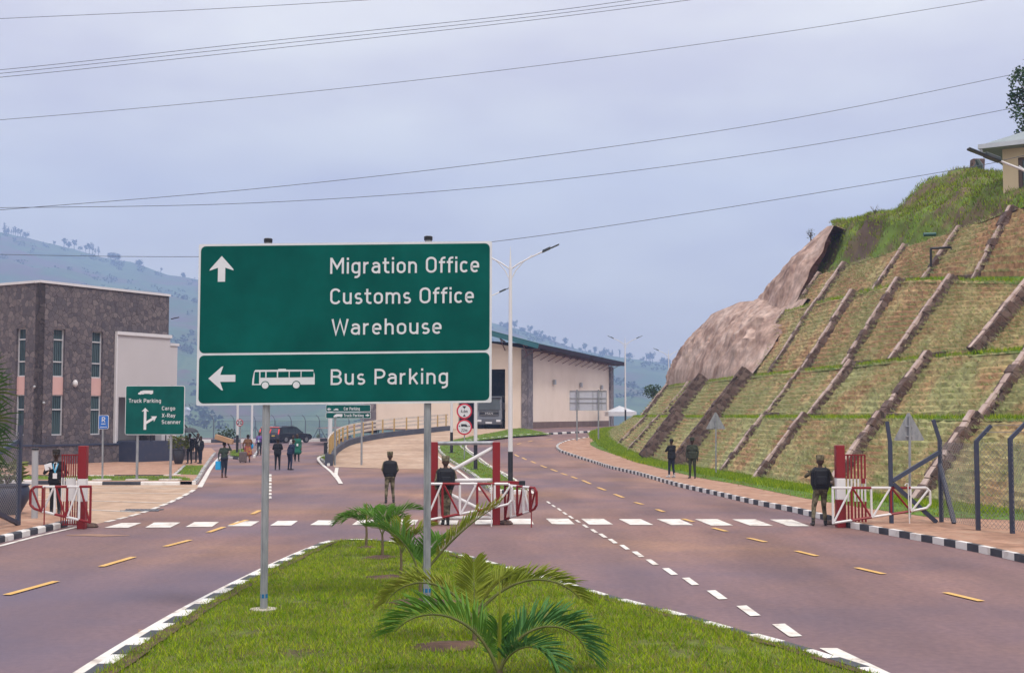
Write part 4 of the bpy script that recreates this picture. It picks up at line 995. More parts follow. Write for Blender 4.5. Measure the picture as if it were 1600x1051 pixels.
def left_gate():
    g = G(128, 825.5); u = g.y/2000; root = thing('entry_gate', g, 'red gate post with slatted panel and truss boom by the left kerb', 'gate')
    gate_post(root, g, 12.5*u, 0, [(0,42*u,1),(42*u,77*u,0),(77*u,128*u,1)])
    fr = frame(P(95, 818, g.y+.2), (1, .25, 0), (0, 0, 1)); m = MB(); H_ = 106*u
    for i in range(8):
        x = (.3+i*3.35)*u
        for z0, z1, mi in ((0, 35*u, 1), (35*u, 72*u, 0), (72*u, H_, 1)): m.ob(fr(x-.014, z0), fr(.028, 0)-fr(0,0), fr(0,0,.03)-fr(0,0), (0,0,z1-z0), mi)
    m.ob(fr(-1*u, H_), fr(26.5*u,0)-fr(0,0), fr(0,0,.05)-fr(0,0), (0,0,2*u), 1); m.ob(fr(-1*u, -2*u), fr(26.5*u,0)-fr(0,0), fr(0,0,.05)-fr(0,0), (0,0,2*u), 1)
    m.ob(fr(8*u, 36*u, .04), fr(13*u,0)-fr(0,0), fr(0,0,.02)-fr(0,0), (0,0,34*u), 0)
    m.build('slatted_panel', [M_wht, M_red], root)
    fb = frame(P(142, 818, g.y-.3), (-1, -.1, 0), (0, 0, 1)); f2 = lambda x, y, k=0: fb(x, y, -k)
    boom(root, f2, 91*u, 55*u, 33*u, 57*u, [1,0,1,0,1])
    m = MB(); m.tube([f2(69*u, 57*u, .05), f2(69*u, -14*u, .05)], .016, 6, 1); m.build('drop_rod', [M_wht, M_red], root); stop_stone(root, G(141, 823.5))
left_gate()
def mid_gate():
    a, b = G(678, 819.5), G(775.5, 819.5); u = a.y/2000; c = (a+b)/2
    root = thing('gate_frame', c, 'red post gate frame with white braces and two booms, behind the large sign right post', 'gate')
    for p in (a, b): gate_post(root, p, 11.8*u, 0, [(0,128*u,1)])
    fr = frame(a, (1, 0, 0), (0, 0, 1)); m = MB(); Wd = 97.5*u
    m.tube([fr(5*u, 126*u), fr(Wd-5*u, 126.5*u)], 3*u, 12); m.build('top_rail', M_galv, root, smooth=True)
    for p, q in (((6*u, 72*u), (Wd-6*u, 119*u)), ((6*u, 68*u), (Wd-6*u, 69*u)), ((6*u, 56*u), (Wd-6*u, 14*u)), ((6*u, 10*u), (Wd-6*u, 11*u))):
        m = MB(); m.tube([fr(*p), fr(*q)], 3*u, 12); m.build('white_brace', M_wht, root, smooth=True)
    fb = frame(P(664, 812.5, a.y-.5), (1, 0, 0), (0, 0, 1)); boom(root, fb, 133*u, 56*u, 31*u, 55.5*u, [0,1,0,1,0])
    m = MB(); m.tube([fb(102*u, 55*u, .05), fb(101.5*u, -18*u, .05)], .016, 6); m.build('drop_rod', M_wht, root)
    e = b+Vector((.22, .1, 0)); tip = G(838.5, 826.5)
    d = Vector((tip.x-e.x, tip.y-e.y, 0)); f3 = frame(e+Vector((0,0,6*u)), d.normalized(), (0,0,1)); boom(root, f3, d.length, 53*u, 31*u, 55*u, [1,0,1,0,1])
    m = MB(); q = f3(d.length*.84, 0); m.tube([Vector((q.x, q.y-.05, .9)), Vector((q.x, q.y-.05, 0.03))], .016, 6); m.build('drop_rod', M_red, root)
    m = MB(); m.box((b.x+.35, b.y-.05, 65*u), (.7, .09, .09)); m.build('hinge_arm', M_red, root); m = MB(); m.box((b.x+.68, b.y-.05, 64*u), (.16,.16,.14)); m.build('hinge_block', M_black, root)
    stop_stone(root, G(789, 819))
mid_gate()
# ---------------------------------------------------------------- fences
M_wire = paint('fence_wire', (.20,.20,.22), .5, 0)
def chain_link(B, p0, p1, z0, z1, pitch=.085, r=.0032, H=0):
    d = Vector((p1.x-p0.x, p1.y-p0.y, 0)); Ld = d.length; d.normalize(); h = z1-z0
    n = int((Ld+h)/pitch); nn = Vector((-d.y, d.x, 0))
    for sg in (0, 1):
        for i in range(n):
            t0, t1 = i*pitch-h, i*pitch; a, b = max(0, t0), min(Ld, t1)
            if b <= a: continue
            za, zb_ = z0+(a-t0), z0+(b-t0)
            if sg: za, zb_ = z0+z1-za, z0+z1-zb_
            pa = p0+d*a; pb = p0+d*b
            A = Vector((pa.x, pa.y, za)); Bq = Vector((pb.x, pb.y, zb_)); q = (Bq-A).normalized().cross(nn)*r
            B.add([A-q, A+q, Bq+q, Bq-q, A+nn*r*1.5, Bq+nn*r*1.5], [(0,1,2,3), (0,3,5,4), (1,4,5,2)])
def bent_post(root, g, top, lean, H=2.35, mt=M_navy, w=.09):
    m = MB(); m.beam(g-Vector((0,0,.1)), g+Vector((0,0,H)), w, w, (0,1,0)); m.beam(g+Vector((0,0,H-.02)), g+Vector((0,0,H))+Vector(lean), w*.9, w*.9, (0,1,0)); return m.build('fence_post', mt, root)
def right_fence():
    pts = [G(1393, 817, H0, .13), G(1471, 815, H0, .13), G(1528.5, 828, H0, .13), G(1582, 833, H0, .13), G(1640, 844, H0, .13), G(1712, 862, H0, .13)]
    root = thing('chain_link_fence', pts[1], 'dark steel fence with chain link and angled post tops, along the right pavement', 'fence')
    tops = [690, 687, 688, 684, 690, 680]; lean = [(-.07,0,.52),(-.16,0,.52),(.36,0,.36),(.38,0,.36),(.4,0,.36),(.4,0,.36)]
    for g, tp_, ln in zip(pts, tops, lean):
        h = P(0, tp_, g.y).z-g.z; m = MB(); w = .092
        m.beam(g-Vector((0,0,.1)), g+Vector((0,0,h)), w, w, (0,1,0)); m.beam(g+Vector((0,0,h-.02)), g+Vector((0,0,h))+Vector(ln), w*.9, w*.9, (0,1,0)); m.build('fence_post', M_navy, root)
    m = MB()
    for i in range(1, 5): a, b = pts[i], pts[i+1]; chain_link(m, Vector(a)+Vector((0,.05,0)), Vector(b)+Vector((0,.05,0)), .2, P(0, 690, a.y).z, .12, .0042)
    m.build('chain_link_mesh', M_wire, root)
    for a, b in ((P(1394, 751, pts[0].y), P(1468, 706, pts[1].y)), (P(1396, 756, pts[0].y-.05), P(1463, 815, pts[1].y-.3)), (P(1468, 725, pts[1].y), P(1491, 817, pts[1].y-.6))):
        m = MB(); m.beam(a, b, .1, .1, (0,1,0)); m.build('brace', M_navy, root)
    m = MB()
    for i in range(2, 5):
        for zz in (.5, .98):
            a, b = pts[i]+Vector((0,0,0)), pts[i+1]
            A = Vector((a.x+.38*zz, a.y, P(0, 686, a.y).z+.34*zz)); Bq = Vector((b.x+.38*zz, b.y, P(0, 686, b.y).z+.34*zz)); m.tube([A, Bq], .006, 4)
    m.build('barbed_wire', M_wire, root)
right_fence()
def left_fence():
    g0, g1 = G(28, 820, H0, .13), G(-55, 836, H0, .13); root = thing('chain_link_fence', g0, 'navy fence frame with chain link and braces at the left edge, over the planter', 'fence')
    h = P(0, 664, g0.y).z-g0.z
    for g in (g0, g1): m = MB(); m.beam(g-Vector((0,0,.1)), g+Vector((0,0,h)), .1, .1, (0,1,0)); m.build('fence_post', M_navy, root)
    m = MB(); chain_link(m, g1, g0, .2, h-.05, .1, .004); m.build('chain_link_mesh', M_wire, root)
    for a, b in ((P(28, 689, g0.y), P(-40, 730, g1.y)), (P(28, 817, g0.y), P(-40, 784, g1.y))): m = MB(); m.beam(a, b, .1, .1, (0,1,0)); m.build('brace', M_navy, root)
left_fence()
def bollard():
    g = G(54, 809, H0, .13); root = thing('grey_post', g, 'plain grey tube post standing behind the left gate boom', 'post')
    m = MB(); m.tube([g, P(55, 702, g.y)], .085, 12); m.build('tube', M_grey, root, smooth=True); m = MB(); m.lathe([(.1,0),(.1,.04),(.08,.05)], P(55, 702.5, g.y)); m.build('end_cap', M_dk, root)
bollard()
def far_fence():
    ps = [(p, G(p, 692 if p < 450 else 690.5)) for p in (335, 367, 400, 430.5, 456, 478, 500, 525, 546, 565, 592)]
    root = thing('perimeter_fence', ps[0][1], 'far perimeter fence of thin dark posts with hooked tops, along the valley edge', 'fence')
    Mp = paint('far_post', (.10,.13,.18))
    for px, g in ps:
        g = Vector((g.x, 148, 0)); 
        g.x = (px-800)/2000*148
        m = MB(); m.beam(g, g+Vector((0,0,2.35)), .11, .11, (0,1,0)); m.tube([g+Vector((0,0,2.3)), g+Vector((-.15,0,2.75)), g+Vector((-.42,0,3.0))], .05, 5); m.build('fence_post', Mp, root)
        if px in (400, 500): 
            m = MB(); m.beam(g+Vector((0,0,1.7)), g+Vector((-.9,0,0)), .09, .09, (0,1,0)); m.beam(g+Vector((0,0,1.7)), g+Vector((.9,0,0)), .09, .09, (0,1,0)); m.build('brace', Mp, root)
    m = MB()
    for z in (.3, 1.2, 2.3, 2.9): m.tube([((300-800)/2000*148, 148, z), ((600-800)/2000*148, 148, z)], .012, 4)
    chain_link(m, Vector(((300-800)/2000*148, 148.1, 0)), Vector(((600-800)/2000*148, 148.1, 0)), .2, 2.3, .22, .006)
    m.build('fence_wire', Mp, root)
far_fence()
# ramp retaining wall + guard rail
def guard():
    W_ = smooth_line([(p.x, p.y) for p in wall_pl], 1); W_ = resample(W_, 1.0); W_.append(wall_pl[-1].to_2d() if hasattr(wall_pl[-1], 'to_2d') else Vector((wall_pl[-1][0], wall_pl[-1][1])))
    root = thing('guard_rail', (W_[0].x, W_[0].y, 0), 'steel guard rail with yellow posts on the dark wall edging the ramp', 'guard rail')
    m = MB(); w = .45; o = offs(W_, w); vs = []
    for a, b in zip(W_, o):
        zt = Hr(a.y)+.42+ .25*max(0, 1-(a-W_[0]).length/3); vs += [(a.x, a.y, -.1), (a.x, a.y, zt), (b.x, b.y, zt), (b.x, b.y, -.1)]
    n = len(W_); fs = [(i*4+k, (i+1)*4+k, (i+1)*4+(k+1) % 4, i*4+(k+1) % 4) for i in range(n-1) for k in range(4)]+[(0,1,2,3), tuple((n-1)*4+k for k in range(4))]
    m.add(vs, fs); m.build('retaining_wall', mat('wall_dark', [(.045,.05,.075),(.075,.08,.11)], .7, 1, 6), root)
    mid = offs(W_, w*.5); st_ = 3
    Mr = mat('rail_steel', [(.50,.42,.36),(.62,.56,.52)], .5, 1.5, metal=.0); Mo = paint('rail_yellow', (.44,.29,.11))
    pr = [p for p in mid[st_::2]]
    for p in pr:
        z = Hr(p.y)+.4; m = MB(); m.box((p.x, p.y, z+.52), (.12,.10,1.04)); m.build('rail_post', Mo, root)
    for hh in (.38, .68, .98):
        m = MB(); q = [Vector((p.x-.08, p.y-.08, Hr(p.y)+.4+hh)) for p in mid[st_-1:]]
        for a, b in zip(q, q[1:]): m.beam(a, b, .06, .17)
        m.build('rail', Mr, root)
guard()
# ---------------------------------------------------------------- warehouse
M_cream = mat('cream_render', [(.70,.58,.49),(.77,.645,.555),(.80,.68,.59)], .85, .3, 7, .1, pos=[.3,.5,.7], bscale=20)
M_wst = stone_mat('warehouse_stone', [(.13,.115,.135),(.20,.175,.19),(.27,.235,.245)], 2.2, (.12,.105,.12), .05)
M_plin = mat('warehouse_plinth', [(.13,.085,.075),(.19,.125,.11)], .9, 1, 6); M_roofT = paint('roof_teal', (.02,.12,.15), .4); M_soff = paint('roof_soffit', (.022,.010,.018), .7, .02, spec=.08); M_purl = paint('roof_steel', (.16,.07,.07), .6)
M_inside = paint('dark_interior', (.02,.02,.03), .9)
def warehouse():
    A = Vector((1.46, 122, 0)); d1 = Vector((11.5, 41, 0)).normalized(); d0 = Vector((-.963, .27, 0)).normalized(); zb, zt = 1.5, 9.25
    root = thing('warehouse', (A.x, A.y, zb), 'long cream warehouse with grey stone corner piers and overhanging roof, beyond the bend', 'warehouse')
    n1 = Vector((d1.y, -d1.x, 0)); n0 = Vector((-d0.y, d0.x, 0)); n0 = n0 if n0.y < 0 else -n0
    Lf, Ls = 17.2, 41.0; Z = Vector((0,0,1))
    def wall(B, p, d, L_, z0, z1, th, nn): B.ob(p+d*0+Z*z0-nn*th, d*L_, nn*th, Z*(z1-z0))
    m = MB(); wall(m, A+d1*1.6+Z*0, d1, Ls-3.2, zb+.8, zt, .3, n1); m.build('side_wall', M_cream, root)
    m = MB(); wall(m, A+d1*1.6, d1, Ls-1.6, zb-.5, zb+.8, .34, n1); m.build('plinth', M_plin, root)
    dr0, dr1 = 2.2, 6.9; dz = 7.35
    m = MB(); wall(m, A+d0*.6, d0, dr0-.6, zb, zt, .3, n0); wall(m, A+d0*dr1, d0, 15.7-dr1, zb, zt, .3, n0); wall(m, A+d0*dr0, d0, dr1-dr0, dz, zt, .3, n0)
    P0, P1 = A+d0*0, A+d0*16.0
    m.build('front_wall', M_cream, root)
    m = MB(); m.add([P0+Z*zt, P1+Z*zt, A+d0*8+Z*(zt+1.4)], [(0,1,2)]); m.add([P0+Z*zt-n0*.3, P1+Z*zt-n0*.3, A+d0*8+Z*(zt+1.4)-n0*.3], [(0,2,1)]); m.build('gable', M_cream, root)
    for p, dd in ((A, 1), (A+d0*15.4, 1)):
        m = MB(); m.ob(p+Z*(zb-.3)+n0*.12, d0*1.25 if p is not A else d0*.55, -n0*.5, Z*(zt+.3-zb)); 
        if p is A: m.ob(p+Z*(zb-.3)+n1*.1, d1*1.75, -n1*.5, Z*(zt+.25-zb))
        m.build('stone_pier', M_wst, root)
    m = MB(); m.ob(A+d1*(Ls-1.6)+Z*(zb-.3)+n1*.25, d1*1.8, -n1*.7, Z*(zt+.1-zb)); m.build('stone_pier', M_wst, root)
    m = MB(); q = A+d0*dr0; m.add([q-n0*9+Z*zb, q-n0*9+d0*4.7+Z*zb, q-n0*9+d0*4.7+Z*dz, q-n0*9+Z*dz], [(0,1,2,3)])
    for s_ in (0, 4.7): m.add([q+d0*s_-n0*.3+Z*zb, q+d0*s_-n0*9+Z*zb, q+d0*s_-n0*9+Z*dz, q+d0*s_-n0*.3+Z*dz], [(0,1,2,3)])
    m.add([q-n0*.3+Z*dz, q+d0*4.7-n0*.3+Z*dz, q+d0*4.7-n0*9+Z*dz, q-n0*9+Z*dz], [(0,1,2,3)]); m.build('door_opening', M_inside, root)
    ov = 1.6; of = 1.9; rise = 1.75; E = A+n1*ov-d1*of; th = .42; sl = Vector((0,0,1))
    ridge = A+d0*8-d1*of; eL = A+d0*(16+ov)-d1*of; D = d1*(Ls+of+1.5)
    z1, z2 = zt-.05, zt+rise
    parts_ = ((d1*0, d1*3.2, 2.6), (d1*3.2, d1*(Ls+of+1.5-3.2), .75))   # steep front canopy, then the low main roof
    m = MB()
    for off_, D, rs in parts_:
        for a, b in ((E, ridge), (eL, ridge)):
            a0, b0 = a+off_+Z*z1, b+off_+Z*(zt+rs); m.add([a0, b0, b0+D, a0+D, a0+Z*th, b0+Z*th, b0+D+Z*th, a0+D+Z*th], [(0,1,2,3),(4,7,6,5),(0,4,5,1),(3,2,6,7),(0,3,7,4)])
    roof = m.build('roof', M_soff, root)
    m = MB()
    for off_, D, rs in parts_:
        for a, b in ((E, ridge), (eL, ridge)):
            a0, b0 = a+off_+Z*(z1+th), b+off_+Z*(zt+rs+th); m.add([a0, b0, b0+D, a0+D, a0+Z*.05, b0+Z*.05, b0+D+Z*.05, a0+D+Z*.05], [(4,7,6,5),(0,4,5,1),(3,2,6,7),(0,3,7,4)])
            if rs > 1: m.beam(a+Z*(z1+.17)-d1*.06, b+Z*(zt+rs+.17)-d1*.06, .06, .42)
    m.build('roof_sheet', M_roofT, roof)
    m = MB()
    for i in range(14):
        c = A+d1*(i*3.1-1.2)+Z*(zt-.35); m.beam(c-n1*.0+Z*.25, c+n1*ov*.95+Z*.22, .08, .1); m.beam(c-Z*.5, c+n1*ov*.8+Z*.2, .06, .06)
    for i in range(8):
        c = A+d0*(i*2.2)+Z*(zt+.25+ (.40*min(i*2.2, 16-i*2.2)*.5)); m.beam(c, c-d1*of*.9+Z*.2, .09, .12); m.beam(c-Z*.8, c-d1*of*.8+Z*.1, .07, .07)
    m.build('roof_bracket', M_purl, roof)
    for i in (10, 22.5, 34): m = MB(); m.ob(A+d1*i+n1*.06+Z*6.1, d1*.5, n1*.22, Z*.5); m.build('wall_light', M_grey, root)
    # ground shoulder before it
    m = MB()
warehouse()
# ---------------------------------------------------------------- stone office building
M_ost = stone_mat('office_stone', [(.078,.069,.086),(.108,.093,.108),(.135,.111,.122),(.175,.146,.155)], 3.4, (.07,.058,.066), .05, .6)
M_white = mat('white_render', [(.47,.44,.47),(.52,.49,.52)], .8, .3, 6); M_pink = mat('pink_panel', [(.56,.34,.33),(.60,.38,.37)], .7, 1); M_cop = paint('parapet_cap', (.62,.60,.64)); M_frame = paint('window_frame', (.50,.50,.55)); M_bars = paint('window_bars', (.02,.035,.05))
def glass_mat():
    m = mat('window_glass', [(.06,.10,.12),(.10,.16,.18)], .12, .4, 2, spec=.6); return m
M_glass = glass_mat()
def office():
    A = Vector((-26.72, 72.2, .1)); dr = Vector((.51, .857, 0)).normalized(); dl = Vector((-.857, .51, 0)); Z = Vector((0,0,1)); zt = 10.4
    nr = Vector((dr.y, -dr.x, 0)); nl = Vector((-dr.x, -dr.y, 0))
    root = thing('office_building', A, 'two storey grey stone office block with slim windows, at the left edge', 'building')
    Lr, Ll = 9.85, 16.0
    def pt(f, x, z, k=0):
        d, n = (dr, nr) if f == 'r' else (dl, nl); return A+d*x+n*k+Z*(z-.1)
    wins = {'r': [(1.0, .82), (3.78, .82)], 'l': [(1.15, .82), (4.6, .82)]}
    zones = [(1.76, 4.08), (5.1, 7.86)]
    m = MB(); th = .35
    def wall(f, L_, x_open, zmax, white_from=None):
        xs = [0]+[v for w in wins[f] for v in (w[0], w[0]+w[1])]+[L_]
        for i in range(0, len(xs), 2): m.ob(pt(f, xs[i], 0), pt(f, xs[i+1], 0)-pt(f, xs[i], 0), pt(f, 0, 0, -th)-pt(f, 0, 0), Z*zmax)
        for w in wins[f]:
            for z0, z1 in ((0, 1.76), (7.86, zmax)): m.ob(pt(f, w[0], z0), pt(f, w[0]+w[1], 0)-pt(f, w[0], 0), pt(f, 0, 0, -th)-pt(f, 0, 0), Z*(z1-z0))
    xw = 5.6
    wall('l', Ll, 0, zt)
    # right face: stone up to xw, stone band above the white bay
    Lsave = Lr; wall('r', xw, 0, zt)
    m.ob(pt('r', xw, 7.75), pt('r', Lr, 0)-pt('r', xw, 0), pt('r', 0, 0, -th)-pt('r', 0, 0), Z*(zt-7.75))
    back = A+dr*Lr
    m.ob(pt('r', Lr-.35, 0)-nr*(th+.01), dr*.3, -nr*8, Z*(zt-.02)); m.build('stone_wall', M_ost, root)
    m = MB(); m.ob(A-nr*.2-nl*.2+Z*(zt-.5), dr*(Lr-.5), -nr*8, Z*.1); m.build('roof_slab', M_white, root)
    m = MB(); m.ob(pt('r', -.06, zt, .08), dr*(Lr+.12), -nr*.5, Z*.14); m.ob(pt('l', .45, zt, .08), dl*Ll, -nl*.5, Z*.14); m.build('parapet_cap', M_cop, root)
    for f in 'rl':
        for x0, w in wins[f]:
            for (z0, z1), trans in ((zones[0], (.62,)), (zones[1], (.30, .76))):
                b = MB(); fw = .055
                for a0, a1 in ((0, fw), (w-fw, w)): b.ob(pt(f, x0+a0, z0, -.16), pt(f, x0+a1, 0)-pt(f, x0+a0, 0), pt(f, 0, 0, -.08)-pt(f, 0, 0), Z*(z1-z0))
                for zz in [0, 1-fw/(z1-z0)]+list(trans): b.ob(pt(f, x0+fw, z0+(z1-z0)*zz, -.155), pt(f, x0+w-fw, 0)-pt(f, x0+fw, 0), pt(f, 0, 0, -.08)-pt(f, 0, 0), Z*fw*1.3)
                wf = b.build('window', M_frame, root)
                b = MB(); b.ob(pt(f, x0, z0, -.23), pt(f, x0+w, 0)-pt(f, x0, 0), pt(f, 0, 0, -.02)-pt(f, 0, 0), Z*(z1-z0)); b.build('pane', M_glass, wf)
                b = MB()
                for i in range(1, 6): b.ob(pt(f, x0+w*i/6-.015, z0+.05, -.19), pt(f, .03, 0)-pt(f, 0, 0), pt(f, 0, 0, -.02)-pt(f, 0, 0), Z*(z1-z0-.1))
                b.build('window_bars', M_bars, wf)
            b = MB(); b.ob(pt(f, x0, 4.08, -.12), pt(f, x0+w, 0)-pt(f, x0, 0), pt(f, 0, 0, -.1)-pt(f, 0, 0), Z*1.02); b.build('pink_panel', M_pink, root)
    # plinth with dark coping
    m = MB(); m.ob(pt('r', -.28, -.1, .3), dr*6.4, -nr*.32, Z*1.25); m.ob(pt('l', -.02, -.1, .3), dl*12, -nl*.28, Z*1.25); m.build('plinth', M_ost, root)
    m = MB(); m.ob(pt('r', -.33, 1.15, .35), dr*6.5, -nr*.36, Z*.1); m.ob(pt('l', -.02, 1.15, .35), dl*12, -nl*.3, Z*.1); m.build('plinth_cap', M_navy, root)
    # white bay and porch
    m = MB(); m.ob(pt('r', xw, 4.0, .1), dr*(Lr-xw+.05), -nr*.5, Z*3.75); m.ob(pt('r', xw, .2, .1), dr*.18, -nr*.5, Z*3.8); m.ob(pt('r', Lr-.5, .2, .05), dr*.55, -nr*.55, Z*3.8); bay = m.build('white_bay', M_white, root)
    m = MB(); m.ob(pt('r', xw-.08, 7.75, .2), dr*(Lr-xw+.2), -nr*.3, Z*.2); m.ob(pt('r', xw-.1, .2, .16), dr*.1, -nr*.2, Z*7.55); m.build('white_trim', M_cop, bay)
    m = MB(); m.ob(pt('r', xw, 0, -2.4), dr*(Lr-xw), -nr*.2, Z*4.2); m.build('porch_back_wall', M_white, root)
    m = MB(); m.ob(pt('r', xw+.1, .0, 1.7), dr*3.9, -nr*4.0, Z*1.35); m.build('porch_plinth', M_navy, root)
    for zz in (1.75, 2.05, 2.35): m = MB(); m.tube([pt('r', xw+.2, zz, 1.6), pt('r', xw+3.9, zz, 1.6)], .03, 6); m.build('railing_bar', M_grey, root)
    m = MB(); m.tube([pt('r', xw+.2, 2.65, 1.6), pt('r', xw+3.9, 2.65, 1.6)], .05, 6); 
    for x in (.25, 1.4, 2.6, 3.85): m.tube([pt('r', xw+x, 1.35, 1.6), pt('r', xw+x, 2.65, 1.6)], .04, 6)
    m.build('handrail', M_dk, root)
    m = MB()
    for i in range(6): m.ob(pt('r', xw+4.02+i*.3, 0, 1.5), dr*.3, -nr*2, Z*(1.3-i*.22))
    m.build('entrance_steps', M_ost, root)
    m = MB()
    for k in (1.5, -.4):
        m.tube([pt('r', xw+4.0, 2.5, k), pt('r', xw+5.9, 1.1, k)], .04, 6)
        for i in range(6): m.tube([pt('r', xw+4.0+i*.36, 1.2-i*.24, k), pt('r', xw+4.0+i*.36, 2.5-i*.27, k)], .025, 5)
    m.build('stair_railing', M_dk, root)
    m = MB(); p = pt('r', Lr+.08, 0, -.05); m.ob(p, dr*.75, -nr*6, Z*7.3); wg = m.build('side_wing', M_white, root)
    m = MB(); m.ob(p-dr*.05+nr*.06+Z*7.3, dr*.9, -nr*6.2, Z*.16); m.build('wing_cap', M_cop, wg)
    m = MB(); c = pt('r', 2.55, 4.75, .06); m.ball(c, (.16, .16, .22), 10); m.build('wall_lamp', M_cop, root, smooth=True)
    for f, x, z in (('l', .2, 4.5), ('r', .35, 3.6)): m = MB(); m.ball(pt(f, x, z, .08), .09, 8); m.build('camera_dome', M_grey, root, smooth=True)
    m = MB(); m.beam(pt('r', Lr+.3, 9.0, -.1), pt('r', Lr+.95, 9.15, -.1), .06, .06); m.build('roof_spout', M_dk, root)
office()
# hill house at the right edge
def hill_house():
    Y = 57.0; p = P(1568, 316, Y); Z = Vector((0,0,1)); root = thing('hill_house', p, 'small cream house with grey eave on top of the terraced hill', 'house'); h = P(1568, 234, Y).z-p.z
    Mc = mat('house_cream', [(.56,.45,.31),(.62,.51,.36)], .85, .8); 
    wx0 = P(1590.5, 300, Y).x-p.x; wz0, wz1 = P(0, 306, Y).z-p.z, P(0, 249, Y).z-p.z
    m = MB(); b = p-Z*1.2; H_ = h+1.2
    m.ob(b, (wx0,0,0), (0,.25,0), Z*H_); m.ob(b+Vector((wx0+1.2,0,0)), (5-wx0-1.2,0,0), (0,.25,0), Z*H_); m.ob(b+Vector((wx0,0,0)), (1.2,0,0), (0,.25,0), Z*(wz0+1.2)); m.ob(b+Vector((wx0,0,wz1+1.2)), (1.2,0,0), (0,.25,0), Z*(h-wz1))
    m.ob(b+Vector((0,.25,0)), (.25,0,0), (0,4.5,0), Z*H_); m.ob(b+Vector((4.75,.25,0)), (.25,0,0), (0,4.5,0), Z*H_); m.build('wall', Mc, root)
    m = MB(); q = p+Vector((wx0,.06,wz0)); m.ob(q, (.16,0,0), (0,.12,0), Z*(wz1-wz0)); m.ob(q+Z*(wz1-wz0-.1), (1.2,0,0), (0,.1,0), Z*.1); w = m.build('window', paint('window_dark_frame', (.09,.055,.05)), root)
    m = MB(); m.ob(q+Vector((.16,.1,0)), (1.04,0,0), (0,.03,0), Z*(wz1-wz0)); m.build('pane', M_glass, w)
    m = MB(); 
    for i in range(5): m.ob(q+Vector((.28+i*.2,.02,0)), (.02,0,0), (0,.02,0), Z*(wz1-wz0-.1))
    m.build('window_bars', M_bars, w)
    e0, e1 = P(1539, 233.5, Y-.6), P(1640, 203, Y-.6); m = MB(); back = Vector((.0, 6.0, 0)); T = Z*.16
    ap = Vector((p.x+2.5, Y+2.2, p.z+h+1.6))
    ev = [Vector((p.x-.85, Y-.7, p.z+h)), Vector((p.x+5.8, Y-.7, p.z+h)), Vector((p.x+5.8, Y+5.4, p.z+h)), Vector((p.x-.85, Y+5.4, p.z+h))]
    m.add(ev+[v+T for v in ev]+[ap], [(0,3,2,1),(0,1,5,4),(1,2,6,5),(2,3,7,6),(3,0,4,7),(4,5,8),(5,6,8),(6,7,8),(7,4,8)]); m.build('roof', mat('house_roof', [(.20,.24,.27),(.27,.31,.34)], .6, 1), root)
    m = MB(); m.ob(ev[0]+Z*.01-Vector((.03,.04,0)), (6.8,0,0), (0,.03,0), Z*.2); m.ob(ev[0]-Vector((.035,.0,-.01)), (.03,0,0), (0,6,0), Z*.2); m.build('fascia', mat('fascia_grey', [(.42,.45,.52),(.50,.53,.60)], .6, 2), root)
    m = MB(); m.box(ev[0]+Vector((.1,.05,-.1)), (.12,.12,.16)); m.build('gutter_end', M_grey, root)
    root.rotation_euler = (0, 0, rad(-34))
hill_house()
def hill_bits():
    g = P(1527, 268, 75.5); s = tag(MB().ob(g-Vector((.4,.2,.3)), (.75,.0,0), (0,.5,0), (.08,0,1.05)).build('stone_block', M_rib, bevel=.06), 'squat stone block on the hilltop beside the dark leaning shape', 'stone')
    g = P(1532.5, 269, 74.5); m = MB(); m.tube([g-Vector((0,0,.3)), g+Vector((-.05,0,.4)), g+Vector((-.22,0,.75))], [.16,.2,.12], 7); m.tube([g+Vector((-.15,0,.65)), g+Vector((-.5,0,.2))], .04, 5); tag(m.build('dark_shape', paint('shape_dark', (.03,.05,.045))), 'unidentified dark leaning shape on the hilltop below the lamp head', 'unidentified shape')  # stand-in for an unidentified dark shape; its stump-like form is made up
    a, b, c = P(1454.5, 416, 57.2), P(1454.5, 388, 57.2), P(1486, 386.5, 57.2); m = MB(); m.tube([a, b+Vector((0,0,-.06)), b, b+Vector((.06,0,0)), c, c-Vector((0,0,.12))], .055, 8); tag(m.build('drain_pipe', M_dk, smooth=True), 'dark bent pipe standing out of the top terrace', 'pipe')
    m = MB(); a, b = P(1442, 367, 58.6), P(1461, 366.3, 58.6); m.tube([a-Vector((0,.1,0)), b-Vector((0,.1,0))], .09, 10); tag(m.build('drain_pipe', paint('green_pipe', (.02,.09,.08)), smooth=True), 'short green pipe end lying below the grassy mound', 'pipe')
hill_bits()
def tent():
    Y = 150; p = P(975, 650, Y); root = thing('white_tent', p, 'white pitched tent roof behind the foot of the slope', 'tent'); m = MB()
    x0, x1, xa = P(962, 640, Y).x, P(992, 640, Y).x, P(969, 640, Y).x; z0, z1 = P(0, 643, Y).z, P(0, 633.5, Y).z
    m.add([(x0-1,Y-2,z0),(x1,Y-2,z0),(x1,Y+4,z0),(x0-1,Y+4,z0),(xa,Y+1,z1),(x0-1,Y-2,z0-.5),(x1,Y-2,z0-.5),(x1,Y+4,z0-.5),(x0-1,Y+4,z0-.5)], [(0,1,4),(1,2,4),(2,3,4),(3,0,4),(0,5,6,1),(1,6,7,2),(3,8,5,0)]); m.build('canopy', M_refl, root)
    m = MB()
    for x in (x0-.9, x1-.1): m.tube([(x, Y-1.9, 1.2), (x, Y-1.9, z0)], .05, 6)
    m.build('tent_pole', M_grey, root)
tent()
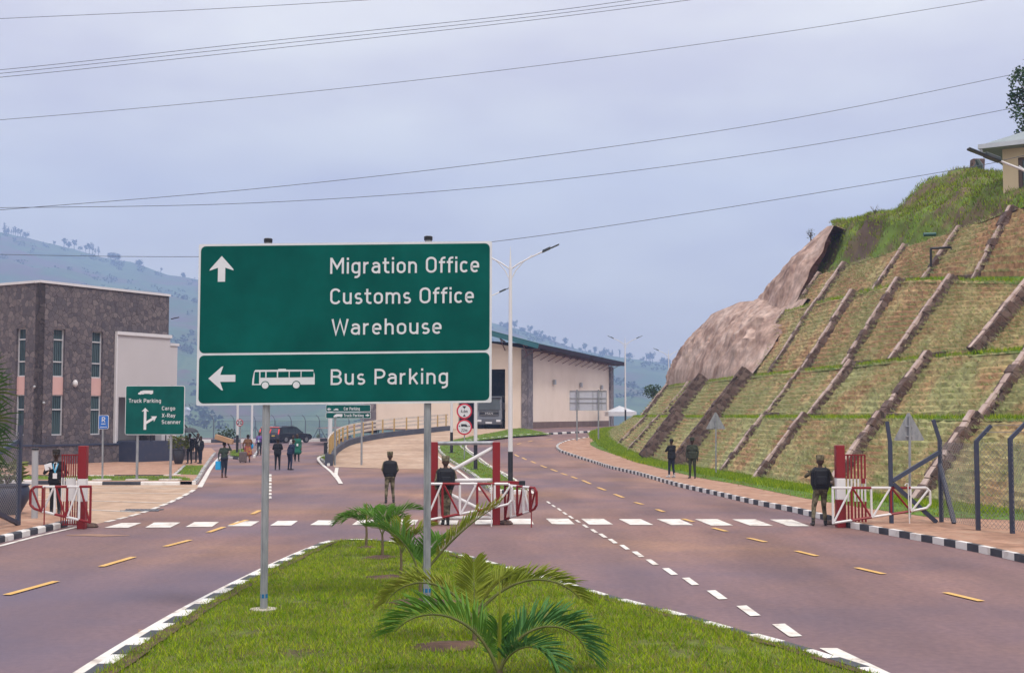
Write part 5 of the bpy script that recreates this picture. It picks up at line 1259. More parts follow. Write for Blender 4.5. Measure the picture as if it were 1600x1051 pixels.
# ---------------------------------------------------------------- people
M_skin = mat('skin_dark', [(.045,.024,.016),(.065,.036,.025)], .5, 3); M_eye = paint('eye_white', (.5,.48,.45)); M_hair = paint('hair_black', (.008,.007,.007), .8)
M_camo = mat('camouflage_cloth', [(.035,.03,.02),(.07,.062,.038),(.14,.125,.08),(.20,.175,.12)], .9, 9, 3, pos=[.38,.46,.56,.62])
def cloth(n, c, r=.85): return mat(n, [tuple(x*.75 for x in c), c, tuple(min(1, x*1.2) for x in c)], r, 5, 6, .25)
M_suit = cloth('suit_black', (.010,.011,.016)); M_nsuit = cloth('suit_navy', (.010,.018,.05)); M_jean = cloth('trousers_dark_blue', (.014,.019,.038)); M_shirt = cloth('shirt_white', (.50,.50,.53)); M_vest = cloth('vest_black', (.010,.011,.017), .7)
M_olive = cloth('olive_cloth', (.035,.042,.028)); M_greenj = cloth('jumper_green', (.030,.045,.035)); M_brown = cloth('wrap_brown', (.16,.075,.035)); M_robe = cloth('robe_green', (.012,.12,.085)); M_boot = paint('boot_black', (.012,.013,.018), .5); M_bshoe = paint('shoe_brown', (.09,.035,.02)); M_wshoe = paint('shoe_pale', (.45,.45,.48))
M_print = mat('printed_skirt', [(.06,.02,.05),(.28,.02,.06),(.40,.22,.04),(.10,.05,.10)], .85, 9, 2, pos=[.35,.45,.55,.65]); M_cyan = paint('lanyard_cyan', (.03,.35,.62)); M_badge = paint('badge_white', (.66,.66,.72)); M_bag = paint('bag_blue', (.01,.32,.68), .6)
M_card = mat('cardboard', [(.34,.20,.125),(.42,.27,.18)], .9, 3); M_brella = cloth('umbrella_black', (.03,.035,.05), .5); M_case = cloth('suitcase_grey', (.13,.10,.10), .5)
def capsule(B, p0, r0, p1, r1, n=10):
    p0, p1 = Vector(p0), Vector(p1); d = p1-p0; d = d.normalized() if d.length > 1e-6 else Vector((0,0,1)); pts = []; rs = []
    for a in (85, 60, 30): pts.append(p0-d*r0*math.sin(rad(a))); rs.append(r0*math.cos(rad(a)))
    pts += [p0, p1]; rs += [r0, r1]
    for a in (30, 60, 85): pts.append(p1+d*r1*math.sin(rad(a))); rs.append(r1*math.cos(rad(a)))
    B.tube(pts, rs, n)
def person(loc, height, rz, label, fit, group=None, arms=None, legs=None, lean=0, turn=0, dress=0):
    k = height/1.76; caps = []
    A = dict(l=((-.25,-.02,1.15),(-.25,.06,.90)), r=((.25,-.02,1.15),(.25,.06,.90)))
    if arms: A.update(arms)
    Lg = dict(l=((-.10,.02,.50),(-.11,-.02,.09)), r=((.10,.02,.50),(.11,-.02,.09)))
    if legs: Lg.update(legs)
    cl, sl = math.cos(lean), math.sin(lean)
    def b(p):   # bend the upper body forward about the hips
        x, y, z = p; z2 = z-.95; return (x, y*cl+z2*sl, .95+z2*cl-y*sl)
    def add(p0, r0, p1, r1, zone, up=True):
        if up: p0, p1 = b(p0), b(p1)
        caps.append((Vector(p0), r0, Vector(p1), r1, zone))
    add((-.075,0,.94),.125,(.075,0,.94),.125,'bottom'); add((-.065,.01,1.08),.112,(.065,.01,1.08),.112,'top'); add((-.10,0,1.27),.125,(.10,0,1.27),.125,'top')
    add((-.15,-.01,1.41),.065,(.15,-.01,1.41),.065,'top'); add((0,0,1.0),.12,(0,0,1.36),.12,'top'); add((0,-.005,1.42),.062,(0,.01,1.54),.055,'skin')
    add((0,.0,1.615),.085,(0,.012,1.685),.088,'skin'); add((0,.035,1.575),.055,(0,.045,1.60),.055,'skin')
    add((0,.095,1.635),.012,(0,.113,1.605),.017,'skin')
    for s in (-1, 1): add((s*.088,-.005,1.60),.014,(s*.090,-.015,1.645),.018,'skin')
    for s, key in ((-1, 'l'), (1, 'r')):
        e, h = A[key]; sh = (s*.185,-.01,1.405); add(sh,.062,e,.047,'sleeve'); add(e,.046,h,.033,'sleeve')
        ev, hv = Vector(e), Vector(h); d = (hv-ev).normalized(); add(tuple(hv+d*.01),.032,tuple(hv+d*.085),.030,'skin')
        kn, an = Lg[key]; hip = (s*.085,0,.92)
        add(hip,.098,kn,.066,'bottom', False); add(kn,.064,(an[0],an[1],an[2]+.06),.05,'bottom', False); add((an[0],an[1],an[2]+.1),.05,(an[0],an[1],.075),.048,'shoe', False)
        add((an[0],an[1]-.03,.045),.042,(an[0]+s*.025,an[1]+.17,.036),.034,'shoe', False)
    if dress:
        for i in range(6):
            z = .95-(.95-dress)*i/5; w = .05+.03*i/5; add((-w-.05,0,z),.115+.01*i,(w+.05,0,z),.115+.01*i,'dress', False)
    B = MB()
    for p0, r0, p1, r1, zn in caps: capsule(B, p0*k, r0*k, p1*k, r1*k)
    raw = B.build('raw_body', M_skin, None, org=(0,0,0))
    md = raw.modifiers.new('r', 'REMESH'); md.mode = 'VOXEL'; md.voxel_size = .017; md.use_smooth_shade = True
    sm = raw.modifiers.new('s', 'SMOOTH'); sm.iterations = 5; sm.factor = .5
    dg = bpy.context.evaluated_depsgraph_get(); dg.update(); me = bpy.data.meshes.new_from_object(raw.evaluated_get(dg)); bpy.data.objects.remove(raw)
    me.materials.clear(); nf = len(me.polygons); cen = np.empty(nf*3); me.polygons.foreach_get('center', cen); cen = cen.reshape(-1, 3)/k
    best = np.full(nf, 9.); idx = np.zeros(nf, int); zones = ['skin','top','sleeve','bottom','shoe','dress','hairline','eye']
    fitm = dict(skin=M_skin, sleeve=fit['top'], shoe=M_boot, dress=fit.get('bottom'), hairline=M_hair, eye=M_eye); fitm.update(fit)
    for p0, r0, p1, r1, zn in caps:
        a = np.array(p0); d = np.array(p1)-a; L2 = max(1e-9, d@d); t = np.clip((cen-a)@d/L2, 0, 1)
        dist = np.linalg.norm(cen-(a+t[:,None]*d), axis=1)-(r0+(r1-r0)*t); w = dist < best; best[w] = dist[w]; idx[w] = zones.index(zn)
    # fingers, eyes and mouth go on after the remesh
    nb = MB(); nb.mi = 0
    for s, key in ((-1, 'l'), (1, 'r')):
        e, h = map(lambda q: Vector(b(q)), A[key]); d = (h-e).normalized(); side = d.cross(Vector((0, 1, .2))).normalized(); nrm = side.cross(d)
        pm = h+d*.095
        for q in range(4):
            st_ = pm+side*(q-1.5)*.017; ln = (.062,.075,.07,.055)[q]; m1 = st_+d*ln*.55+nrm*.008; nb.tube([v*k for v in (st_-d*.02, m1, m1+d*ln*.3+nrm*.03)], [.0095*k,.009*k,.007*k], 6, 0)
        th = h+d*.04+side*s*-.03; nb.tube([v*k for v in (th-d*.01, th+d*.035-side*s*.018+nrm*.015, th+d*.06-side*s*.016+nrm*.025)], [.011*k,.010*k,.008*k], 6, 0)
    for s in (-1, 1): nb.ball(Vector(b((s*.032,.098,1.648)))*k, (.013*k,.007*k,.007*k), 8, 7); nb.ball(Vector(b((s*.032,.104,1.648)))*k, (.006*k,.004*k,.006*k), 6, 6)
    nb.ball(Vector(b((0,.098,1.577)))*k, (.024*k,.008*k,.006*k), 8, 6)
    bm = bmesh.new(); bm.from_mesh(me)
    bm.faces.ensure_lookup_table()
    for i, f in enumerate(bm.faces): f.material_index = int(idx[i]); f.smooth = True
    vs = [bm.verts.new(v) for v in nb.v]
    for f, mi in zip(nb.f, nb.m):
        try: ff = bm.faces.new([vs[i] for i in f]); ff.material_index = mi; ff.smooth = True
        except ValueError: pass
    bm.to_mesh(me); bm.free(); me.name = 'person'
    for z in zones: me.materials.append(fitm.get(z) or M_skin)
    o = bpy.data.objects.new('person', me); C.objects.link(o); WL[o] = Vector((0,0,0)); tag(o, label, 'person', group)
    hc = Vector(b((0,.005,1.655)))*k; U = Vector(b((0,0,2.655)))*k-hc; U.normalize()
    def P3(p): return Vector(b(p))*k
    hat = fit.get('hat')
    if hat:
        m = MB(); R_ = []
        for i in range(7): t = i/6; R_.append((.101*k*(1-.02*t), (.0+.125*t)*k))
        m.lathe([(.099*k,-.005*k),(.105*k,.05*k),(.106*k,.10*k),(.095*k,.125*k),(.02*k,.13*k)], (0,0,0), 16)
        m.ob((-.07*k,.06*k,.0),(.14*k,0,0),(0,.11*k,-.02*k),(0,0,.012*k)); m.v = [tuple(hc+Vector((x, y, z+.02*k))) for x, y, z in m.v]; m.build('cap', hat, o, smooth=True)
    else:
        m = MB(); m.ball(hc+Vector((0,-.014*k,.026*k)), (.096*k,.100*k,.088*k), 14); m.build('hair', fit.get('hair', M_hair), o, smooth=True)
    if fit.get('pack'):
        m = MB(); m.box(P3((0,-.15,1.22)), (.33*k,.13*k,.40*k)); m.box(P3((0,-.225,1.16)), (.25*k,.06*k,.22*k)); m.build('backpack', fit['pack'], o, bevel=.035)
        m = MB()
        for s in (-1, 1): m.tube([P3((s*.13,-.12,1.40)), P3((s*.13,-.02,1.485)), P3((s*.13,.125,1.38)), P3((s*.14,.13,1.2)), P3((s*.17,-.08,1.08))], .02*k, 6)
        m.build('backpack_strap', fit['pack'], o)
    if fit.get('vest'):
        m = MB(); cp = [(P3((-.112,0,1.08+.045*i)), P3((.112,0,1.08+.045*i))) for i in range(7)]
        for a, c in cp: capsule(m, a, .138*k, c, .138*k, 14)
        for x in (-.13, 0, .13): m.box(P3((x,.15,1.13)), (.1*k,.06*k,.15*k))
        m.build('vest', fit['vest'], o, smooth=True)
        m = MB(); capsule(m, P3((-.085,0,.99)), .133*k, P3((.085,0,.99)), .133*k, 14); m.build('belt', fit['vest'], o, smooth=True)
    if fit.get('jacket'):
        m = MB()
        for z, r_ in ((.92,.135),(1.0,.133),(1.1,.128)): capsule(m, P3((-.075,0,z)), r_*k, P3((.075,0,z)), r_*k, 14)
        m.build('jacket_hem', fit['jacket'], o, smooth=True)
        if fit.get('shirt'):
            m = MB(); f_ = lambda x, z, y=.128: P3((x, y, z))
            m.add([f_(-.045,1.44,.085), f_(.045,1.44,.085), f_(.05,1.30,.138), f_(0.012,1.12,.14), f_(-.012,1.12,.14), f_(-.05,1.30,.138)], [(0,1,2,3,4,5)]); m.build('shirt_front', fit['shirt'], o)
    if fit.get('lanyard'):
        m = MB()
        for s in (-1, 1): m.tube([P3((s*.07,-.02,1.475)), P3((s*.062,.10,1.38)), P3((s*.03,.15,1.25)), P3((0,.155,1.15))], .013*k, 5)
        m.build('lanyard', M_cyan, o)
    if fit.get('lanyard') or fit.get('badge'):
        m = MB(); m.box(P3((0,.163,1.07)), (.11*k,.01*k,.15*k)); m.build('name_badge', M_badge, o)
    put(o, loc, rz); return o
def hold(o, p):   # world position of a point given in the person's own frame
    return Matrix.Translation(o.location) @ Matrix.Rotation(o.rotation_euler.z, 4, 'Z') @ Vector(p)
def hgt(py_f, py_h, y): return (py_f-py_h)*y/2000
solf = dict(top=M_camo, bottom=M_camo, shoe=M_boot, hat=M_camo)
def at_feet(px, py, H=H0, z=0): return G(px, py-1.0, H, z)
SG = 'soldiers by the barriers'
p = at_feet(609, 787); s1 = person(p, 1.66, rad(8), 'soldier in camouflage and dark vest standing alone on the road, back turned', dict(solf, vest=M_vest), SG,
    dict(l=((-.26,.0,1.17),(-.2,.16,1.05)), r=((.27,.0,1.15),(.2,.17,1.05))), dict(l=((-.12,.02,.5),(-.13,-.02,.09)), r=((.10,.04,.5),(.13,.03,.09))))
p = at_feet(696, 821); s2 = person(p, 1.77, rad(6), 'soldier in camouflage standing behind the red gate frame, seen between its white braces', dict(solf, vest=M_vest, pack=M_vest), SG,
    dict(r=((.27,.08,1.2),(.12,.26,1.14))), dict(l=((-.07,.02,.5),(-.06,.02,.09)), r=((.07,.0,.5),(.06,-.05,.09))))
p = at_feet(1283, 822); s3 = person(p, 1.80, rad(-4), 'soldier with black backpack standing beside the right red gate post', dict(solf, pack=M_vest, vest=M_vest), SG,
    dict(l=((-.36,.06,1.25),(-.18,.22,1.36)), r=((.30,.04,1.2),(.2,.22,1.12))), dict(l=((-.17,.02,.5),(-.20,-.02,.09)), r=((.08,.03,.5),(.11,.02,.09))))
m = MB(); a, b_ = hold(s3, (.1,.24,1.16)), hold(s3, (-.28,.30,1.42)); m.tube([a, b_], .02, 6); m.beam(a+(a-b_).normalized()*.28, a, .05, .09); m.beam(a.lerp(b_, .25), a.lerp(b_, .25)-Vector((0,0,.16)), .03, .05); tag(m.build('rifle', M_boot), 'black rifle held across the chest of the soldier with the backpack', 'rifle')
p = at_feet(1049.5, 747, Hr, .13); person(p, 1.72, rad(35), 'man in dark jacket and jeans standing on the far pavement below the stone rib', dict(top=M_suit, bottom=M_jean, shoe=M_wshoe, jacket=M_suit), None, dict(r=((.26,.08,1.18),(.16,.2,1.02)), l=((-.26,.1,1.2),(-.1,.22,1.2))), dict(l=((-.09,.05,.5),(-.10,.06,.09)), r=((.09,.0,.5),(.11,-.05,.09))))
p = at_feet(1082, 748, Hr, .13); person(p, 1.76, rad(160), 'soldier in plain olive uniform and cap standing on the grass verge at the slope foot', dict(top=M_olive, bottom=M_olive, shoe=M_boot, hat=M_olive, jacket=M_olive))
p = at_feet(86, 804, H0, .13); s4 = person(p, 1.76, rad(190), 'man in black suit, cap and cyan lanyard holding white papers behind the left gate', dict(top=M_suit, bottom=M_suit, shoe=M_boot, hat=M_hair, jacket=M_suit, shirt=M_shirt, lanyard=1), None, dict(r=((.30,.02,1.14),(.17,.20,1.24)), l=((-.28,-.02,1.15),(-.2,.12,.98))), dict(l=((-.09,.05,.5),(-.11,.06,.09)), r=((.09,-.02,.5),(.11,-.06,.09))))
c = hold(s4, (.13,.29,1.30)); m = MB(); m.ob(c-Vector((.11,0,.09)), (.19,.02,.06), (0,.03,0), (-.04,.0,.17)); tag(m.build('papers', M_badge, bevel=.008), 'folded white papers in the hand of the man with the lanyard', 'papers')
fg = 'visitors walking on the left road'
p = at_feet(296, 725, H0, .13); s5 = person(p, 1.72, rad(172), 'man in black suit with white badge standing under the black umbrella', dict(top=M_suit, bottom=M_suit, jacket=M_suit, shirt=M_shirt, badge=1), fg, dict(r=((.28,.05,1.2),(.10,.22,1.32))))
p = at_feet(303, 724, H0, .13)+Vector((0,.9,0)); person(p, 1.72, rad(180), 'man in dark suit half hidden behind the man under the umbrella', dict(top=M_suit, bottom=M_suit, jacket=M_suit, shirt=M_shirt), fg)
p = at_feet(313, 725, H0, .13); person(p, 1.58, rad(150), 'man in open dark jacket over white shirt beside the umbrella, hand raised', dict(top=M_suit, bottom=M_jean, jacket=M_suit, shirt=M_shirt), fg, dict(r=((.30,.1,1.3),(.14,.16,1.52))), dict(l=((-.08,.05,.5),(-.10,.05,.09)), r=((.10,-.02,.5),(.16,-.10,.09))))
# umbrella
def umbrella():
    h = hold(s5, (.10,.30,1.36)); top = Vector((h.x+.22, h.y, P(0, 667.5, h.y).z)); root = thing('umbrella', h, 'open black umbrella held over the suited men by the planter', 'umbrella')
    m = MB(); n = 16; rr = 13.5*h.y/2000; rings = 6; vs = []
    for i in range(rings+1):
        t = i/rings
        for k in range(n):
            a = 2*math.pi*k/n; sc = rr*math.sin(t*1.25)/math.sin(1.25)*(1-(.05 if k % 2 else 0)*t); vs.append(top+Vector((sc*math.cos(a), sc*math.sin(a), -.5*rr*(t**1.9)-(0 if k % 2 else .05)*t*t)))
    m.add(vs, [(i*n+k, i*n+(k+1) % n, (i+1)*n+(k+1) % n, (i+1)*n+k) for i in range(rings) for k in range(n)]); cn = m.build('canopy', M_brella, root); sd_ = cn.modifiers.new('t', 'SOLIDIFY'); sd_.thickness = .01
    m = MB(); m.tube([h-Vector((0,0,.15)), top+Vector((0,0,.12))], .014, 6); m.build('shaft', M_dk, root)
umbrella()
p = at_feet(350, 747); s6 = person(p, 1.66, rad(-6), 'man in green jumper walking away with a cardboard box on his shoulder', dict(top=M_greenj, bottom=M_jean, shoe=M_bshoe), fg, dict(r=((.33,.04,1.36),(.22,.02,1.58)), l=((-.28,-.02,1.15),(-.29,.04,.88))), dict(l=((-.06,-.03,.5),(-.05,-.14,.10)), r=((.07,.06,.5),(.06,.03,.09))))
c = hold(s6, (-.02,-.02,1.68)); m = MB(); m.ob(c-Vector((.42,.14,-.12)), (.82,0,-.26), (0,.28,0), (.05,0,.22)); tag(m.build('cardboard_box', M_card, bevel=.01), 'brown cardboard box carried on the shoulder of the man in green', 'box')
c = hold(s6, (-.30,.06,.78)); r = thing('carrier_bag', c-Vector((0,0,.42)), 'bright blue carrier bag hanging from the hand of the man with the box', 'bag'); m = MB(); m.ob(c-Vector((.13,.07,.42)), (.26,0,0), (0,.14,0), (0,0,.40)); m.build('bag_body', M_bag, r, bevel=.03); m = MB(); m.tube([c+Vector((-.08,0,-.04)), c+Vector((-.03,0,.07)), c+Vector((.03,0,.07)), c+Vector((.08,0,-.04))], .012, 5); m.build('handle', M_bag, r)
p = at_feet(387, 723); s7 = person(p, 1.72, rad(20), 'woman in brown wrap and printed skirt standing by the grey suitcase', dict(top=M_brown, bottom=M_print, sleeve=M_brown, dress=M_print), fg, dict(l=((-.3,.05,1.15),(-.26,.12,.92)), r=((.28,.1,1.2),(.2,.2,1.08))), None, 0, 0, .55)
c = hold(s7, (.23,.24,1.0)); m = MB(); m.ball(c, (.16,.11,.2), 10); tag(m.build('shoulder_bag', M_bag, smooth=True), 'blue bag carried by the woman in the printed skirt', 'bag')
def suitcase():
    g = G(379.5, 722.5); root = thing('suitcase', g, 'grey wheeled suitcase standing on the road left of the woman', 'suitcase'); m = MB(); m.box(g+Vector((0,0,.36)), (.44,.28,.6)); m.build('case_body', M_case, root, bevel=.04)
    m = MB(); m.tube([g+Vector((-.12,.1,.65)), g+Vector((-.12,.1,.84)), g+Vector((.12,.1,.84)), g+Vector((.12,.1,.65))], .014, 6); m.build('handle', M_dk, root)
    for x in (-.16, .16): m = MB(); m.tube([g+Vector((x-.02,0,.04)), g+Vector((x+.02,0,.04))], .04, 10); m.build('wheel', M_dk, root)
suitcase()
p = at_feet(405, 712); person(p, 1.7, rad(170), 'person in violet shirt and dark trousers half hidden left of the big sign post', dict(top=cloth('violet_shirt', (.16,.08,.30)), bottom=M_jean, lanyard=1), fg)
p = at_feet(433.5, 735); person(p, 1.68, rad(10), 'man in black suit with back turned, right of the big sign post', dict(top=M_suit, bottom=M_suit, jacket=M_suit), fg, dict(l=((-.26,.03,1.17),(-.17,.2,1.12)), r=((.26,.03,1.17),(.17,.2,1.12))))
p = at_feet(453, 735); person(p, 1.66, rad(-40), 'man in navy suit bending forward beside the man in black', dict(top=M_nsuit, bottom=M_nsuit, jacket=M_nsuit), fg, dict(r=((.25,.0,1.15),(.24,.1,.9))), None, .35)
p = at_feet(464, 722); person(p, 1.74, rad(195), 'person in a green robe and white badge behind the navy suited man', dict(top=M_robe, bottom=M_suit, jacket=M_robe, badge=1, dress=M_robe), fg, None, None, 0, 0, .62)
p = at_feet(449.5, 721)+Vector((0,2,0)); person(p, 1.6, rad(185), 'man in white shirt seen between the two suited men', dict(top=M_shirt, bottom=M_suit), fg)
# ---------------------------------------------------------------- vehicles
M_tyre = paint('tyre', (.012,.012,.013), .9, .2); M_rim = paint('rim', (.35,.35,.38), .35, .1, metal=.6); M_cglass = mat('car_glass', [(.02,.03,.04),(.05,.065,.08)], .08, .5, 2, spec=.7); M_tail = paint('tail_light', (.55,.02,.02), .25, 0)
M_lit = bpy.data.materials.new('lit_tail_light'); M_lit.use_nodes = True; _b = M_lit.node_tree.nodes['Principled BSDF']; _b.inputs['Base Color'].default_value = (.6,.02,.02,1); _b.inputs['Emission Color'].default_value = (1,.12,.09,1); _b.inputs['Emission Strength'].default_value = .35
def loft(B, secs):
    n = len(secs[0]); vs = [v for s in secs for v in s]
    B.add(vs, [(i*n+k, i*n+(k+1) % n, (i+1)*n+(k+1) % n, (i+1)*n+k) for i in range(len(secs)-1) for k in range(n)]+[tuple(range(n))[::-1], tuple(range((len(secs)-1)*n, len(secs)*n))])
def wheel(root, x, y, r, w):
    m = MB(); m.tube([(x-w/2,y,r),(x-w/2+.02,y,r),(x+w/2-.02,y,r),(x+w/2,y,r)], [r*.9,r,r,r*.9], 18); wl = m.build('wheel', M_tyre, root, smooth=True)
    s = 1 if x > 0 else -1; m = MB(); m.tube([(x+s*w*.42,y,r),(x+s*w*.52,y,r)], [r*.64,r*.58], 14); m.build('rim', M_rim, wl)
def suv(label, col, colname):
    root = local_thing('parked_car', label, 'car', 'cars waiting by the far kerb'); Mc = paint(colname, col, .25, .1, spec=.6)
    m = MB(); secs = []
    for y, zl, zh, w in [(-2.35,.42,.95,.80),(-2.3,.32,1.05,.90),(-1.5,.28,1.08,.94),(0,.26,1.06,.95),(1.2,.28,1.04,.94),(2.0,.32,.95,.90),(2.35,.42,.80,.78)]:
        secs.append([(-w,y,zl+.1),(-w*.93,y,zl),(w*.93,y,zl),(w,y,zl+.1),(w*1.0,y,zh-.12),(w*.95,y,zh),(-w*.95,y,zh),(-w*1.0,y,zh-.12)])
    loft(m, secs); body = m.build('body', Mc, root, smooth=True, bevel=.03)
    m = MB(); secs = []
    for y, z, w in [(-2.24,1.04,.86),(-2.02,1.66,.70),(-1.8,1.74,.70),(-.4,1.78,.72),(.25,1.70,.70),(1.15,1.02,.84)]:
        secs.append([(-.88,y if z < 1.1 else y,1.0),(.88,y,1.0),(w,y,z),(-w,y,z)])
    loft(m, secs); m.build('cabin', Mc, root, smooth=True, bevel=.03)
    m = MB()
    for s in (-1, 1):
        for y0, y1, t0, t1 in ((-1.85,-1.1,-1.75,-1.1),(-1.02,-.1,-1.02,-.1),(-.02,.85,-.02,.28)):
            m.add([(s*.885,y0,1.08),(s*.885,y1,1.08),(s*.745,t1,1.62),(s*.745,t0,1.62)], [(0,1,2,3)])
    m.add([(-.72,-2.26,1.10),(.72,-2.26,1.10),(.62,-2.075,1.58),(-.62,-2.075,1.58)], [(0,1,2,3)]); m.add([(-.76,1.09,1.10),(.76,1.09,1.10),(.63,.36,1.64),(-.63,.36,1.64)], [(0,1,2,3)])
    m.build('window', M_cglass, root)
    for s in (-1, 1):
        m = MB(); m.ob((s*.70-.1*(s < 0)-.0,-2.34,.82),(.12,0,0),(0,.12,0),(0,0,.26)); m.ob((s*.72-.06,-2.28,1.08),(.12,0,0),(0,.15,0),(-s*.06,.1,.4)); m.build('tail_light', M_lit, root)
        m = MB(); m.ob((s*.62-.14,2.24,.68),(.28,0,0),(0,.1,0),(0,0,.16)); m.build('headlight', M_badge, root)
        m = MB(); m.ob((s*1.0-.07,.72,1.06),(.16,0,0),(0,.1,0),(0,0,.14)); m.build('wing_mirror', Mc, root)
        for y in (-1.4, 1.42): wheel(root, s*.84, y, .37, .24)
        m = MB(); m.tube([(s*.60,-1.7,1.80),(s*.60,.0,1.82)], .02, 6); m.build('roof_rail', M_dk, root)
    m = MB(); m.box((0,-2.38,.78),(.5,.03,.13)); m.build('number_plate', paint('plate_yellow', (.60,.40,.06)), root); m = MB(); m.box((0,-2.36,.5),(1.6,.14,.18)); m.build('bumper', M_dk, root, bevel=.03)
    m = MB(); m.ob((-.55,-2.14,1.66),(1.1,0,0),(0,.12,0),(0,0,.05)); m.build('brake_light', M_lit, root)
    return root
Yc = 139.; put(suv('grey brown off road car with lit rear lights, just right of the big sign post', (.12,.095,.09), 'car_grey_brown'), (P(423.5, 690, Yc).x, Yc, 0), rad(-2))
put(suv('black off road car seen from its rear corner, right of the grey brown car', (.018,.020,.028), 'car_black'), (P(454, 690, Yc-1).x, Yc-1.0, 0), rad(-40))
def truck():
    root = local_thing('parked_truck', 'grey truck facing out of the open warehouse door', 'truck'); Mc = paint('truck_grey', (.17,.18,.22), .35, .1)
    m = MB(); loft(m, [[(-1.22,y,z0),(1.22,y,z0),(1.22,y,1.7),(1.16,y2,3.1),(-1.16,y2,3.1),(-1.22,y,1.7)] for y, y2, z0 in ((-1.0,-.75,.95),(1.1,1.1,.95))]); m.build('cab', Mc, root, bevel=.06)
    m = MB(); m.add([(-1.06,-1.02,1.86),(1.06,-1.02,1.86),(1.0,-.82,2.82),(-1.0,-.82,2.82)], [(0,1,2,3)]); m.build('windscreen', M_cglass, root)
    m = MB(); m.box((0,-.72,2.98),(2.2,.4,.14)); m.build('sun_visor', M_dk, root)
    m = MB(); m.box((0,-1.03,1.50),(1.85,.08,.42)); g = m.build('grille', M_dk, root)
    fr = frame((0,-1.085,0), (1,0,0), (0,0,1)); m = MB(); text(m, 'MAN', -.38, 1.40, .2, .76, fr); m.build('lettering', M_refl, g)
    m = MB()
    for z in (1.36, 1.66): m.box((0,-1.075,z),(1.75,.02,.03))
    m.build('grille_trim', M_rim, g)
    m = MB(); m.box((0,-1.08,.72),(2.46,.30,.55)); m.build('bumper', paint('bumper_grey', (.09,.095,.12)), root, bevel=.05); m = MB(); m.box((0,-1.245,.62),(.62,.02,.17)); m.build('number_plate', M_refl, root)
    for s in (-1, 1):
        m = MB(); m.box((s*.92,-1.22,.80),(.42,.08,.22)); m.build('headlight', M_badge, root, bevel=.03)
        m = MB(); m.box((s*1.40,-.95,2.2),(.22,.1,.62)); m.tube([(s*1.2,-.9,2.5),(s*1.42,-.95,2.52)], .03, 6); m.build('wing_mirror', M_dk, root)
        wheel(root, s*1.05, .0, .5, .32)
        m = MB(); m.tube([(s*.35-.3,-.98,1.88),(s*.35+.25,-.95,2.2)], .015, 5); m.build('wiper', M_dk, root)
    m = MB(); m.box((0,3.6,2.1),(2.4,4.6,2.2)); m.build('cargo_body', paint('cargo_grey', (.11,.11,.13)), root, bevel=.04)
    for s in (-1, 1): wheel(root, s*.95, 4.2, .5, .5)
    q = MB(); q.box((0,2.5,.85),(.9,7,.2)); q.build('chassis', M_dk, root)
    return root
tr = truck(); gp = P(766.5, 670, 123.4); put(tr, (gp.x, 123.4, 1.62), rad(-7)); 
# planters
def planter(g, rr, hh, label, r_leaf):
    root = thing('planter_pot', g, label, 'planter'); m = MB(); m.lathe([(rr*.55,0),(rr*.6,.02),(rr*.95,hh*.55),(rr,hh*.8),(rr*.9,hh),(rr*.98,hh*1.02),(rr*.98,hh*1.06),(rr*.8,hh*1.06)], g, 20); m.build('pot', M_navy if rr > .5 else paint('pot_dark', (.03,.035,.05)), root, smooth=True)
    m = MB()
    for i in range(260):
        a, t = R.uniform(0, 6.28), R.random(); rd = r_leaf*R.random()**.5; p = g+Vector((rd*math.cos(a), rd*math.sin(a), hh*1.05+R.uniform(.05, 1.15)*r_leaf*1.25))
        d = Vector((math.cos(a), math.sin(a), R.uniform(-.2,.9))).normalized()*R.uniform(.5,1)*r_leaf*.55; s = d.cross(Vector((R.uniform(-1,1),R.uniform(-1,1),1))).normalized()*r_leaf*.07
        m.add([p-s, p+d*.5-s*1.6, p+d, p+d*.5+s*1.6, p+s], [(0,1,2,3,4)])
    m.build('shrub', leaf_mat('planter_leaf', [(.09,.10,.02),(.13,.16,.03),(.20,.20,.06)], 3), root)
    m = MB()
    for i in range(5): a = i*1.26; m.tube([g+Vector((0,0,hh)), g+Vector((.1*math.cos(a),.1*math.sin(a),hh+r_leaf*.7))], .015, 5)
    m.build('stem', M_rib, root)
planter(G(10, 803, H0, .13), .62, .78, 'large dark pot with a small leafy shrub behind the left fence mesh', .42)
planter(G(279, 724.5, H0, .13)+Vector((0,0,0)), .36, .8, 'small dark pot with yellow green plant by the porch steps', .5)
